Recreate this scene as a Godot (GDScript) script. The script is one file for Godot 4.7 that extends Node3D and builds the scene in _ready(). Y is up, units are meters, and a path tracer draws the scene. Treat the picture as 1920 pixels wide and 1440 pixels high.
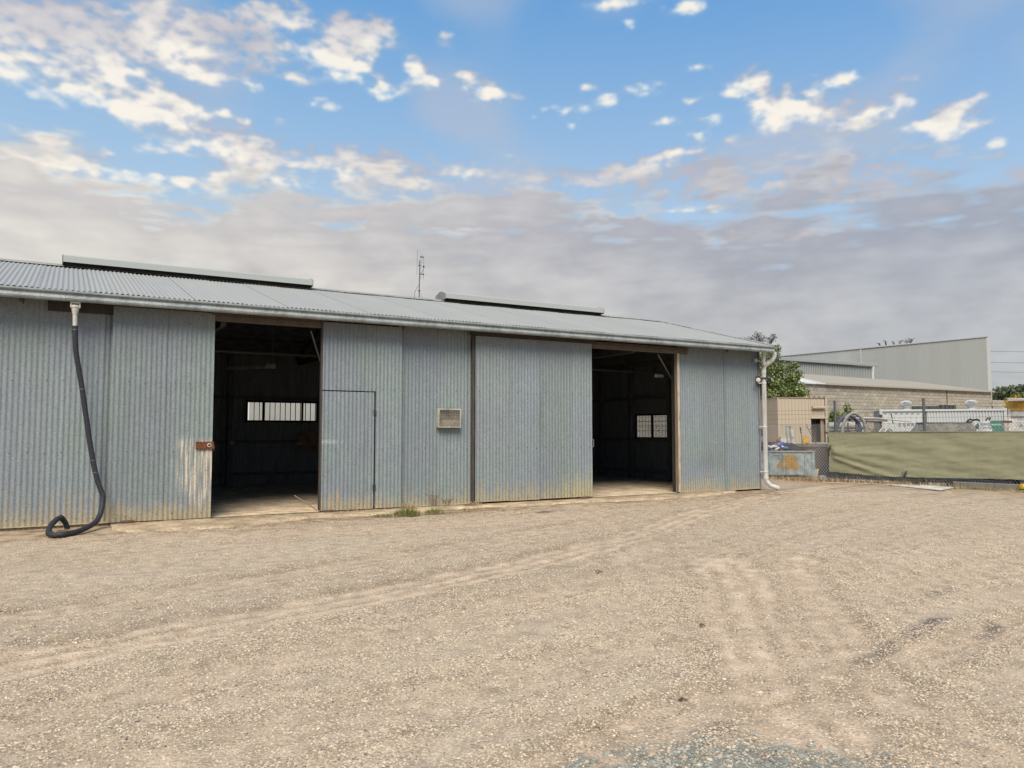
extends Node3D

const VT := -0.526          # turn of the yard things set square to the camera heading
const EXPOSURE := 3.2

# ---------------------------------------------------------------- mesh builder
class MB:
	var v := PackedVector3Array()
	var n := PackedVector3Array()
	var c := PackedColorArray()
	var t := PackedVector2Array()
	var ix := PackedInt32Array()
	var col := Color(1, 1, 1)

	func p(pos: Vector3, nor: Vector3, uv := Vector2.ZERO) -> int:
		v.append(pos); n.append(nor); c.append(col); t.append(uv)
		return v.size() - 1

	func tri_i(a: int, b: int, d: int) -> void:
		ix.append(a); ix.append(d); ix.append(b)

	func poly(pts: Array, outward := Vector3.ZERO) -> void:
		var nor: Vector3 = (pts[1] - pts[0]).cross(pts[2] - pts[0])
		if nor.length() < 1e-12 and pts.size() > 3:
			nor = (pts[2] - pts[0]).cross(pts[3] - pts[0])
		nor = nor.normalized()
		if outward != Vector3.ZERO and nor.dot(outward) < 0:
			pts = pts.duplicate(); pts.reverse(); nor = -nor
		var ax := nor.abs()
		var first := v.size()
		for q in pts:
			var uv: Vector2
			if ax.x > ax.y and ax.x > ax.z: uv = Vector2(q.z, q.y)
			elif ax.y > ax.z: uv = Vector2(q.x, q.z)
			else: uv = Vector2(q.x, q.y)
			p(q, nor, uv)
		for k in range(1, pts.size() - 1):
			tri_i(first, first + k, first + k + 1)

	func box(at: Vector3, size: Vector3, basis := Basis(), bevel := 0.0) -> void:
		var h := size * 0.5
		var b := minf(bevel, minf(h.x, minf(h.y, h.z)) * 0.8)
		var axes := [Vector3(1, 0, 0), Vector3(0, 1, 0), Vector3(0, 0, 1)]
		for a in 3:
			var u := (a + 1) % 3
			var w := (a + 2) % 3
			for s in [-1.0, 1.0]:
				var pts := []
				for q in [[-1, -1], [1, -1], [1, 1], [-1, 1]]:
					pts.append(at + basis * (axes[a] * s * h[a] + axes[u] * q[0] * (h[u] - b) + axes[w] * q[1] * (h[w] - b)))
				poly(pts, basis * (axes[a] * s))
		if b <= 0.0:
			return
		for a in 3:
			var u := (a + 1) % 3
			var w := (a + 2) % 3
			for su in [-1.0, 1.0]:
				for sw in [-1.0, 1.0]:
					var pts := []
					for s in [-1.0, 1.0]:
						pts.append(at + basis * (axes[a] * s * (h[a] - b) + axes[u] * su * h[u] + axes[w] * sw * (h[w] - b)))
					for s in [1.0, -1.0]:
						pts.append(at + basis * (axes[a] * s * (h[a] - b) + axes[u] * su * (h[u] - b) + axes[w] * sw * h[w]))
					poly(pts, basis * (axes[u] * su + axes[w] * sw))
		for sx in [-1.0, 1.0]:
			for sy in [-1.0, 1.0]:
				for sz in [-1.0, 1.0]:
					poly([at + basis * Vector3(sx * h.x, sy * (h.y - b), sz * (h.z - b)), at + basis * Vector3(sx * (h.x - b), sy * h.y, sz * (h.z - b)), at + basis * Vector3(sx * (h.x - b), sy * (h.y - b), sz * h.z)], basis * Vector3(sx, sy, sz))

	func tube(pts: Array, radius, sides := 8, cap := true, closed := false) -> void:
		var count := pts.size()
		var rings := []
		var up := Vector3.ZERO
		for i in count:
			var a: Vector3 = pts[(i - 1 + count) % count] if closed else pts[maxi(i - 1, 0)]
			var b: Vector3 = pts[(i + 1) % count] if closed else pts[mini(i + 1, count - 1)]
			var d := (b - a).normalized()
			if up == Vector3.ZERO:
				up = Vector3(0, 1, 0) if absf(d.y) < 0.9 else Vector3(1, 0, 0)
			up = (up - d * up.dot(d)).normalized()
			var side := d.cross(up)
			var r: float = radius[i] if radius is Array else radius
			var ring := []
			for k in sides + 1:
				var ang := TAU * k / sides
				var nor := up * cos(ang) + side * sin(ang)
				ring.append(p(pts[i] + nor * r, nor, Vector2(float(k) / sides, i * 0.1)))
			rings.append(ring)
		var last := count if closed else count - 1
		for i in last:
			var r0: Array = rings[i]
			var r1: Array = rings[(i + 1) % count]
			for k in sides:
				tri_i(r0[k], r0[k + 1], r1[k + 1]); tri_i(r0[k], r1[k + 1], r1[k])
		if cap and not closed:
			for e in [0, count - 1]:
				var d: Vector3 = (pts[1] - pts[0]).normalized() * -1.0 if e == 0 else (pts[count - 1] - pts[count - 2]).normalized()
				var ring := []
				for k in sides:
					ring.append(v[rings[e][k]])
				poly(ring, d)

	func lathe(at: Vector3, profile: Array, sides := 16, basis := Basis()) -> void:
		for i in profile.size() - 1:
			var a: Vector2 = profile[i]
			var b: Vector2 = profile[i + 1]
			var nn := Vector2(b.y - a.y, a.x - b.x).normalized()
			for k in sides:
				var q := []
				for s in [[a, k], [a, k + 1], [b, k + 1], [b, k]]:
					var ang: float = TAU * s[1] / sides
					var dir := Vector3(cos(ang), 0, sin(ang))
					q.append(p(at + basis * (dir * s[0].x + Vector3(0, s[0].y, 0)), (basis * (dir * nn.x + Vector3(0, nn.y, 0))).normalized(), Vector2(float(s[1]) / sides, s[0].y)))
				tri_i(q[0], q[3], q[2]); tri_i(q[0], q[2], q[1])

	# an outline (in x, y) extruded along z from z0 to z1, placed by xf
	func prism(outline: PackedVector2Array, z0: float, z1: float, xf := Transform3D()) -> void:
		if Geometry2D.is_polygon_clockwise(outline):
			outline = outline.duplicate(); outline.reverse()
		var tris := Geometry2D.triangulate_polygon(outline)
		for e in [[z0, Vector3(0, 0, -1)], [z1, Vector3(0, 0, 1)]]:
			for k in range(0, tris.size(), 3):
				var pts := []
				for m in 3:
					var q := outline[tris[k + m]]
					pts.append(xf * Vector3(q.x, q.y, e[0]))
				poly(pts, xf.basis * e[1])
		for k in outline.size():
			var a := outline[k]
			var b := outline[(k + 1) % outline.size()]
			poly([xf * Vector3(a.x, a.y, z0), xf * Vector3(b.x, b.y, z0), xf * Vector3(b.x, b.y, z1), xf * Vector3(a.x, a.y, z1)], xf.basis * Vector3(b.y - a.y, a.x - b.x, 0))

	# a sheet of nx by ny cells; f(i, j) gives the point, fc(point) its colour, fu(i, j) its uv
	func grid(nx: int, ny: int, f: Callable, fc = null, fu = null) -> void:
		var first := v.size()
		var row := nx + 1
		for j in ny + 1:
			for i in nx + 1:
				var q: Vector3 = f.call(i, j)
				v.append(q); n.append(Vector3.ZERO)
				c.append(fc.call(q) if fc != null else col)
				t.append(fu.call(i, j) if fu != null else Vector2(q.x, q.y - q.z))
		for j in ny + 1:
			for i in nx + 1:
				var k := first + j * row + i
				var dx := v[k + (1 if i < nx else 0)] - v[k - (1 if i > 0 else 0)]
				var dy := v[k + (row if j < ny else 0)] - v[k - (row if j > 0 else 0)]
				n[k] = dx.cross(dy).normalized()
		for j in ny:
			for i in nx:
				var k := first + j * row + i
				tri_i(k, k + 1, k + row + 1); tri_i(k, k + row + 1, k + row)

	func mesh() -> ArrayMesh:
		var a := []
		a.resize(Mesh.ARRAY_MAX)
		a[Mesh.ARRAY_VERTEX] = v; a[Mesh.ARRAY_NORMAL] = n; a[Mesh.ARRAY_COLOR] = c; a[Mesh.ARRAY_TEX_UV] = t; a[Mesh.ARRAY_INDEX] = ix
		var m := ArrayMesh.new()
		m.add_surface_from_arrays(Mesh.PRIMITIVE_TRIANGLES, a)
		return m

# ---------------------------------------------------------------- naming helpers
var names := {}
var M := {}
var rng := RandomNumberGenerator.new()

func numbered(called: String) -> String:
	names[called] = names.get(called, -1) + 1
	return called if names[called] == 0 else "%s_%03d" % [called, names[called]]

func tag(o: Node, label: String, category: String, group := "") -> void:
	o.set_meta("label", label); o.set_meta("category", category)
	if group: o.set_meta("group", group)

func thing(called: String, label: String, category: String, at := Vector3.ZERO, turn := 0.0, group := "") -> Node3D:
	var o := Node3D.new()
	o.name = numbered(called); add_child(o)
	o.position = at; o.rotation.y = turn
	tag(o, label, category, group)
	return o

func part(called: String, b: MB, m: Material, parent: Node, at := Vector3.ZERO) -> MeshInstance3D:
	var o := MeshInstance3D.new()
	o.name = called; o.mesh = b.mesh(); o.material_override = m; o.position = at
	parent.add_child(o, true)
	return o

func part_mesh(called: String, mesh: Mesh, m: Material, parent: Node, xf := Transform3D()) -> MeshInstance3D:
	var o := MeshInstance3D.new()
	o.name = called; o.mesh = mesh; o.material_override = m; o.transform = xf
	parent.add_child(o, true)
	return o

func single(called: String, b: MB, m: Material, label: String, category: String, at := Vector3.ZERO, turn := 0.0, group := "") -> MeshInstance3D:
	var o := MeshInstance3D.new()
	o.name = numbered(called); o.mesh = b.mesh(); o.material_override = m; o.position = at; o.rotation.y = turn
	add_child(o); tag(o, label, category, group)
	return o

func struct(called: String, b: MB, m: Material) -> MeshInstance3D:
	var o := MeshInstance3D.new()
	o.name = called; o.mesh = b.mesh(); o.material_override = m
	add_child(o); o.set_meta("kind", "structure")
	return o

func nb(col := Color(1, 1, 1)) -> MB:
	var b := MB.new(); b.col = col
	return b

func g(x: float) -> Color: return Color(x, x, x)
func jit(col: Color, s: float) -> Color:
	var k := 1.0 + rng.randf_range(-s, s)
	return Color(col.r * k, col.g * k, col.b * k)

# ---------------------------------------------------------------- textures and materials
func noise(kind: int, freq: float, oct: int, sd: int) -> FastNoiseLite:
	var f := FastNoiseLite.new()
	f.noise_type = kind; f.frequency = freq; f.fractal_octaves = oct; f.seed = sd
	return f

func seam(f: FastNoiseLite, side: int) -> PackedByteArray:
	var im := f.get_seamless_image(side, side)
	im.convert(Image.FORMAT_L8)
	return im.get_data()

func tex(side: int, data: PackedByteArray) -> ImageTexture:
	return ImageTexture.create_from_image(Image.create_from_data(side, side, false, Image.FORMAT_L8, data))

func mat(called: String, rough: float, metal := 0.0, albedo: Texture2D = null, bump: Texture2D = null, bump_cm := 0.2, scale := 1.0, spec := 0.5) -> StandardMaterial3D:
	var m := StandardMaterial3D.new()
	m.resource_name = called; m.roughness = rough; m.metallic = metal; m.vertex_color_use_as_albedo = true; m.metallic_specular = spec
	m.cull_mode = BaseMaterial3D.CULL_DISABLED
	m.uv1_scale = Vector3(scale, scale, scale)
	if albedo: m.albedo_texture = albedo
	if bump:
		m.heightmap_enabled = true; m.heightmap_texture = bump; m.heightmap_scale = bump_cm
	M[called] = m
	return m

func make_materials() -> void:
	var S := 512
	var cell := noise(FastNoiseLite.TYPE_CELLULAR, 0.09, 1, 3)
	cell.fractal_type = FastNoiseLite.FRACTAL_NONE; cell.cellular_return_type = FastNoiseLite.RETURN_CELL_VALUE
	var a := seam(cell, S)
	var fine := seam(noise(FastNoiseLite.TYPE_SIMPLEX_SMOOTH, 0.05, 4, 5), S)
	var broad := seam(noise(FastNoiseLite.TYPE_SIMPLEX_SMOOTH, 0.008, 3, 6), S)
	var galv := PackedByteArray(); galv.resize(S * S)
	var streak := PackedByteArray(); streak.resize(S * S)
	var grain := PackedByteArray(); grain.resize(S * S)
	for y in S:
		for x in S:
			var k := y * S + x
			var st := (fine[(y / 24) * S + x] * (23 - y % 24) + fine[((y / 24 + 1) % 21) * S + x] * (y % 24 + 1)) / 24.0 * 0.5 + broad[(y / 3) * S + x] * 0.5
			galv[k] = clampi(int(228 + (a[k] - 128) * 0.10 + (st - 128) * 0.07 + (fine[k] - 128) * 0.10), 0, 255)
			streak[k] = clampi(int(225 + (st - 128) * 0.30 + (fine[k] - 128) * 0.10), 0, 255)
			grain[k] = clampi(int(222 + (fine[k] - 128) * 0.26 + (broad[k] - 128) * 0.30), 0, 255)
	var tg := tex(S, galv)
	var ts := tex(S, streak)
	var tn := tex(S, grain)
	var tf := tex(S, fine)
	# the gravel: three sizes of pebbly speckle
	var R := 1024
	var c1 := noise(FastNoiseLite.TYPE_CELLULAR, 0.045, 1, 11); c1.fractal_type = FastNoiseLite.FRACTAL_NONE; c1.cellular_return_type = FastNoiseLite.RETURN_CELL_VALUE
	var c2 := noise(FastNoiseLite.TYPE_CELLULAR, 0.045, 1, 11); c2.fractal_type = FastNoiseLite.FRACTAL_NONE; c2.cellular_return_type = FastNoiseLite.RETURN_DISTANCE
	var v1 := seam(c1, R)
	var d1 := seam(c2, R)
	var f1 := seam(noise(FastNoiseLite.TYPE_SIMPLEX_SMOOTH, 0.06, 4, 12), R)
	var b1 := seam(noise(FastNoiseLite.TYPE_SIMPLEX_SMOOTH, 0.006, 4, 13), R)
	var gr := PackedByteArray(); gr.resize(R * R)
	var gh := PackedByteArray(); gh.resize(R * R)
	for k in R * R:
		var stone := clampf((v1[k] - 105) / 60.0, 0.0, 1.0)
		gr[k] = clampi(int(231 + (v1[k] - 128) * 0.10 * stone + (f1[k] - 128) * 0.30 + (b1[k] - 128) * 0.20 - d1[k] * 0.08 * stone), 0, 255)
		gh[k] = clampi(int(110 + (150 - d1[k]) * 0.55 * stone + (f1[k] - 128) * 0.5), 0, 255)
	mat("galv", 0.55, 0.06, tg, tf, 0.03, 1.1, 0.4)
	mat("zinc", 0.6, 0.05, tn, null, 0, 0.25, 0.35)
	mat("cladding", 0.65, 0.0, null, null, 0, 0.35, 0.3)
	mat("paint", 0.5, 0.0, tn, null, 0, 0.7)
	mat("gloss", 0.3, 0.0, tn, null, 0, 0.7)
	mat("matte", 0.92, 0.0, tn, tf, 0.15, 0.8, 0.3)
	mat("timber", 0.85, 0.0, ts, tf, 0.15, 1.3, 0.3)
	mat("concrete", 0.9, 0.0, tn, tf, 0.12, 0.5, 0.3)
	mat("block", 0.93, 0.0, tn, tf, 0.3, 1.7, 0.3)
	mat("metal", 0.4, 0.7, tn, null, 0, 1.0)
	mat("rubber", 0.6, 0.0, tn, null, 0, 1.0, 0.4)
	mat("cloth", 0.95, 0.0, null, null, 0.1, 2.0, 0.2)
	M.cloth.backlight_enabled = true; M.cloth.backlight = Color(0.25, 0.25, 0.2)
	var gm := mat("ground", 0.95, 0.0, tex(R, gr), tex(R, gh), 1.0, 0.62, 0.25)
	gm.detail_enabled = true; gm.detail_albedo = tn; gm.detail_blend_mode = BaseMaterial3D.BLEND_MODE_MUL; gm.detail_uv_layer = BaseMaterial3D.DETAIL_UV_1
	gm.detail_enabled = false
	mat("stone", 0.9, 0.0, null, null, 0, 1.0, 0.3)
	mat("leaf", 0.6, 0.0)
	M.leaf.backlight_enabled = true; M.leaf.backlight = Color(0.5, 0.55, 0.3)
	mat("straw", 0.8, 0.0)
	M.straw.backlight_enabled = true; M.straw.backlight = Color(0.3, 0.3, 0.2)
	var gl := StandardMaterial3D.new()
	gl.resource_name = "glass"; gl.transparency = BaseMaterial3D.TRANSPARENCY_ALPHA; gl.albedo_color = Color(0.55, 0.60, 0.62, 0.30); gl.roughness = 0.05; gl.cull_mode = BaseMaterial3D.CULL_DISABLED; gl.specular_mode = BaseMaterial3D.SPECULAR_DISABLED
	M.glass = gl

# ---------------------------------------------------------------- sky
const SKY_W := 4096
const SKY_H := 2048
# clouds in view, each as heading, height above the horizon, half width, half height (degrees) and brightness
const PUFFS := "-3.3 24.5 2.3 1.0 0.5;0.2 25.3 2.1 0.9 0.5;3.7 26.6 2.1 0.8 0.5;8.4 26.9 1.8 0.9 0.5;11.3 27.9 2.3 0.8 0.5;19.7 27.6 2.3 1.0 0.5;14.3 24.1 1.1 0.4 0.6;12.9 21.3 0.8 0.3 0.7;9.3 21.4 1.0 0.4 0.8;6.2 20.3 0.9 0.3 0.8;11.5 19.9 1.5 0.5 0.7;5.2 19.0 2.2 0.6 0.7;14.4 18.8 1.9 0.6 0.7;19.8 18.3 1.9 0.5 0.6;22.9 17.9 1.6 0.4 0.7;-3.0 15.7 1.7 0.5 0.7;-0.1 15.5 1.7 0.4 0.7;9.0 17.4 1.8 0.6 0.7;26.5 25.1 1.0 0.4 0.6;30.6 23.9 0.7 0.3 0.5;25.3 27.6 1.0 0.6 0.4;35.8 24.3 0.9 0.3 0.6;44.1 25.1 0.9 0.3 0.8;43.3 23.0 0.8 0.3 0.6;48.5 22.5 1.0 0.5 0.7;52.6 21.1 1.2 0.6 0.5;61.4 20.5 1.0 0.4 0.6;62.0 19.1 0.9 0.3 0.5;57.5 22.5 1.4 0.5 0.3;46.6 20.3 1.0 0.3 0.4;49.1 16.9 1.5 0.4 0.4;36.6 18.1 2.4 0.5 0.4;54.3 15.5 2.5 0.4 0.4;59.4 14.3 2.1 0.4 0.3;-3.6 22.7 2.0 1.8 1;-1.2 22.3 2.4 1.2 1;1.2 23.9 2.1 1.7 1;2.0 21.8 3.2 1.3 1.2;3.5 22.6 1.8 1.3 1;2.2 21.1 2.8 0.8 1;5.4 25.7 2.0 1.4 0.8;6.7 25.0 1.8 1.2 1;5.6 27.2 1.4 0.7 0.9;5.1 21.6 2.0 0.8 0.9;6.8 21.3 1.7 0.8 0.9;7.8 23.5 1.7 0.5 0.9;-1.6 20.7 1.4 0.5 0.9;-3.2 21.8 1.2 0.4 0.9;11.0 23.4 0.9 0.4 0.9;16.3 22.8 1.2 0.4 0.9;10.9 21.0 0.5 0.4 0.9;13.5 27.9 3.4 1.1 0.7;15.8 26.1 2.9 1.2 0.8;17.8 25.3 1.7 0.9 1.1;18.1 27.0 1.7 1.1 0.7;22.9 25.6 0.9 1.0 1;20.5 24.0 1.6 0.9 1;23.9 24.8 0.9 0.5 0.9;27.9 24.3 1.4 0.8 1;28.8 23.9 0.8 0.6 1.1;-2.2 17.1 2.0 0.9 0.9;0.5 16.9 2.1 0.8 0.9;2.0 18.1 1.7 0.5 0.8;-0.8 18.1 1.4 0.3 0.8;3.6 16.7 2.8 0.6 0.9;8.6 19.5 2.2 1.0 0.9;11.1 18.7 1.9 1.3 0.8;13.7 17.4 2.3 0.6 0.8;17.9 18.9 1.4 1.3 1;7.0 16.7 2.2 0.6 0.9;26.5 18.9 1.4 0.7 0.7;4.0 20.6 1.4 0.8 1;32.0 22.7 0.7 0.5 1;34.2 23.0 1.7 0.5 1;34.8 21.9 0.5 0.4 1;37.4 23.5 0.9 0.4 1;40.2 24.1 1.4 0.5 0.9;47.3 23.4 2.2 0.5 1;48.0 24.2 1.1 0.7 0.9;49.7 21.3 1.6 1.0 1.2;50.7 22.0 2.0 1.1 1.2;52.8 22.9 1.6 0.7 1.1;54.3 23.3 0.9 0.4 1;54.2 20.2 1.3 0.5 1.1;55.9 20.7 1.5 0.5 1;57.5 21.2 0.8 0.5 1.1;45.2 21.8 1.2 0.5 0.9;41.8 22.0 1.2 0.4 0.8;44.0 20.7 0.8 0.4 1;42.5 19.8 1.5 0.3 1;41.4 19.3 1.6 0.4 1;39.5 18.8 2.0 0.5 0.9;58.9 19.5 1.4 0.4 0.8;60.4 20.0 1.4 0.7 0.8;59.9 18.8 1.2 0.5 1;62.7 17.8 0.7 0.4 1;38.3 29.5 2.2 0.5 1;43.2 28.8 1.6 0.5 0.9;39.0 28.2 0.5 0.4 0.9;41.7 17.9 4.3 1.5 0.1;45.5 17.9 2.5 1.1 0.15;52.7 17.2 3.3 1.2 0.15;57.0 16.8 3.4 1.2 0.2;33.4 18.5 2.2 0.6 0.1;63.6 15.9 1.1 0.7 0.1;54.5 21.4 2.2 0.8 0.25;9.5 26.4 3.3 1.5 0.2;-0.7 24.5 4.1 1.4 0.3;10.6 25.3 2.2 1.1 0.25;22.1 18.8 4.3 1.6 0.25;14.4 19.3 3.4 0.9 0.3;43.5 15.7 2.3 0.4 0.8;46.5 13.9 2.3 0.5 0.7;50.1 13.6 1.9 0.4 0.6"
var sky_dens := PackedFloat32Array()
var sky_tone := PackedFloat32Array()
var sky_rows := []
var n_edge: FastNoiseLite
var n_soft: FastNoiseLite
var n_fine: FastNoiseLite

func puff(az: float, el: float, ra: float, re: float, tone: float, strength := 1.0) -> void:
	var y0 := int((90.0 - el - re * 2.2) / 180.0 * SKY_H)
	var y1 := int((90.0 - el + re * 2.2) / 180.0 * SKY_H)
	var x0 := int((az - ra * 2.2) / 360.0 * SKY_W)
	var x1 := int((az + ra * 2.2) / 360.0 * SKY_W)
	for y in range(maxi(y0, 0), mini(y1, SKY_H / 2 - 1) + 1):
		var dy := ((90.0 - (y + 0.5) * 180.0 / SKY_H) - el) / re
		for x in range(x0, x1 + 1):
			var dx := ((x + 0.5) * 360.0 / SKY_W - az) / ra
			var q := exp(-(dx * dx + dy * dy) * 1.1) * strength
			if q > 0.02:
				var k := y * SKY_W + posmod(x, SKY_W)
				sky_dens[k] += q
				sky_tone[k] += q * tone

func sky_task(chunk: int) -> void:
	var per := 32
	var out := PackedByteArray()
	out.resize(per * SKY_W * 3)
	for r in per:
		var y := chunk * per + r
		var el := (0.5 - (y + 0.5) / SKY_H) * PI
		var eld := rad_to_deg(el)
		var ce := cos(el)
		var se := sin(el)
		for x in SKY_W:
			var az := (x + 0.5) / SKY_W * TAU
			var dir := Vector3(sin(az) * ce, se * 1.9, -cos(az) * ce)
			# clear air
			var warm := 0.5 + 0.5 * cos(az - 5.6)
			var cr: float; var cg: float; var cb: float
			var e1 := clampf(eld / 31.0, 0.0, 1.0)
			var q := pow(1.0 - e1, 0.95)
			cr = lerpf(98.0, 226.0, q); cg = lerpf(153.0, 236.0, q); cb = lerpf(216.0, 243.0, q)
			cr += warm * 18.0 * (1.0 - e1 * 0.5); cg += warm * 9.0
			if eld > 31.0:
				var e2 := clampf((eld - 31.0) / 59.0, 0.0, 1.0)
				cr = lerpf(cr, 66.0, e2); cg = lerpf(cg, 122.0, e2); cb = lerpf(cb, 200.0, e2)
			var s1 := n_soft.get_noise_3dv(dir * 3.1)
			var s2 := n_edge.get_noise_3dv(dir * 9.0)
			var s3 := n_edge.get_noise_3d(dir.x * 8.0 + 40.0, dir.y * 26.0, dir.z * 8.0)
			# thin veil
			var veil := smoothstep(0.0, 0.5, s1 + 0.12 * s2 + 0.22 * warm - 0.06) * 0.5
			cr = lerpf(cr, 190.0, veil); cg = lerpf(cg, 192.0, veil); cb = lerpf(cb, 206.0, veil)
			# puffs
			var k := y * SKY_W + x
			var d := sky_dens[k]
			if d > 0.02:
				var tone: float = sky_tone[k] / d
				d = minf(d, 1.25)
				var hi := n_fine.get_noise_3dv(dir * 34.0)
				var al := smoothstep(0.04, 1.36, d * 0.90 + (s2 * 0.75 + hi * 1.0) * smoothstep(0.02, 0.5, d))
				if al > 0.0:
					var below := sky_dens[mini(y + 9, SKY_H / 2 - 1) * SKY_W + x]
					var rim := clampf((d - minf(below, 1.25)) * 0.9, -0.5, 0.6)
					var lit := clampf(tone * (0.30 + 0.50 * al + rim + hi * 0.5), 0.0, 1.0)
					var lr := lerpf(180.0, 254.0, lit); var lg := lerpf(179.0, 246.0, lit); var lb := lerpf(192.0, 234.0, lit)
					al *= 0.95
					cr = lerpf(cr, lr, al); cg = lerpf(cg, lg, al); cb = lerpf(cb, lb, al)
			# the low grey deck
			var hi2 := n_fine.get_noise_3dv(dir * 17.0)
			var edge := 15.7 + 1.6 * cos(az - 0.33) + s1 * 3.6 + s2 * 3.6 + s3 * 4.2 + hi2 * 1.8
			var deck := smoothstep(-1.6, 2.6, edge - eld)
			if deck > 0.0:
				var hgt := clampf(eld / 15.0, 0.0, 1.0)
				var lit_side := clampf((warm - 0.62) / 0.26, 0.0, 1.0)
				var br := lerpf(221.0, 190.0, hgt) + lit_side * 22.0 + s2 * 16.0 + s1 * 12.0 + hi2 * 7.0
				var bg := lerpf(218.0, 188.0, hgt) + lit_side * 20.0 + s2 * 15.0 + s1 * 12.0 + hi2 * 7.0
				var bb := lerpf(207.0, 187.0, hgt) + lit_side * 13.0 + s2 * 12.0 + s1 * 10.0 + hi2 * 6.0
				var far := clampf((0.75 - warm) * 1.8, 0.0, 1.0)
				br -= far * 32.0; bg -= far * 25.0; bb -= far * 13.0
				var rimlit := clampf(deck * (1.0 - deck) * 4.0 * (0.5 + s2 + hi2), 0.0, 1.0) * (0.35 + 0.65 * warm)
				var calm := 0.35 + 0.65 * hgt
				br += s3 * 13.0 * calm + rimlit * 52.0; bg += s3 * 13.0 * calm + rimlit * 45.0; bb += s3 * 11.0 * calm + rimlit * 32.0
				br -= deck * hgt * 6.0; bg -= deck * hgt * 6.0
				deck *= 0.96 - 0.22 * far * hgt
				cr = lerpf(cr, br, deck); cg = lerpf(cg, bg, deck); cb = lerpf(cb, bb, deck)
			var o := (r * SKY_W + x) * 3
			out[o] = clampi(int(cr), 0, 255); out[o + 1] = clampi(int(cg), 0, 255); out[o + 2] = clampi(int(cb), 0, 255)
	sky_rows[chunk] = out

func make_sky() -> Sky:
	sky_dens.resize(SKY_W * SKY_H / 2); sky_tone.resize(SKY_W * SKY_H / 2)
	n_edge = noise(FastNoiseLite.TYPE_SIMPLEX_SMOOTH, 1.0, 4, 21)
	n_soft = noise(FastNoiseLite.TYPE_SIMPLEX_SMOOTH, 1.0, 2, 22)
	n_fine = noise(FastNoiseLite.TYPE_SIMPLEX_SMOOTH, 1.0, 3, 23)
	for s in PUFFS.split(";"):
		var f := s.split_floats(" ")
		puff(f[0], f[1], f[2], f[3], f[4])
	# the rest of the sky goes on the same way
	var sr := RandomNumberGenerator.new(); sr.seed = 77
	for i in 330:
		var az := sr.randf_range(70, 350)
		var el := rad_to_deg(asin(sr.randf_range(0.27, 0.98)))
		if sr.randf() < 0.2:
			az = sr.randf_range(-10, 70); el = rad_to_deg(asin(sr.randf_range(0.54, 0.98)))
		var w := 1.0 / maxf(cos(deg_to_rad(el)), 0.2)
		var big := sr.randf()
		for m in 3:
			puff(az + sr.randf_range(-2.5, 2.5) * w, el + sr.randf_range(-0.9, 0.9), (0.6 + 2.4 * big * sr.randf()) * w, 0.4 + 1.2 * big * sr.randf(), 1.0 if sr.randf() < 0.75 else 0.2)
	sky_rows.resize(SKY_H / 2 / 32)
	var id := WorkerThreadPool.add_group_task(sky_task, sky_rows.size(), 4, true)
	WorkerThreadPool.wait_for_group_task_completion(id)
	var data := PackedByteArray()
	for r in sky_rows:
		data.append_array(r)
	var ground := PackedByteArray()
	ground.resize(SKY_W * SKY_H / 2 * 3)
	ground.fill(140)
	data.append_array(ground)
	var pm := PanoramaSkyMaterial.new()
	pm.panorama = ImageTexture.create_from_image(Image.create_from_data(SKY_W, SKY_H, false, Image.FORMAT_RGB8, data))
	var sky := Sky.new()
	sky.sky_material = pm
	sky_rows.clear(); sky_dens.clear(); sky_tone.clear()
	return sky

# ---------------------------------------------------------------- the yard's ground
var lane_grid := PackedFloat32Array()    # 1 in a worn wheel lane, 0 outside
var bank_grid := PackedFloat32Array()    # 1 on the loose gravel pushed up beside a lane
const GX0 := -10.0
const GZ0 := -18.0
const GD := 0.06
const GNX := 600
const GNY := 340
var line_grid := PackedFloat32Array()    # thin tyre lines inside the lanes
var n_ground: FastNoiseLite
var n_patch: FastNoiseLite

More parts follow.
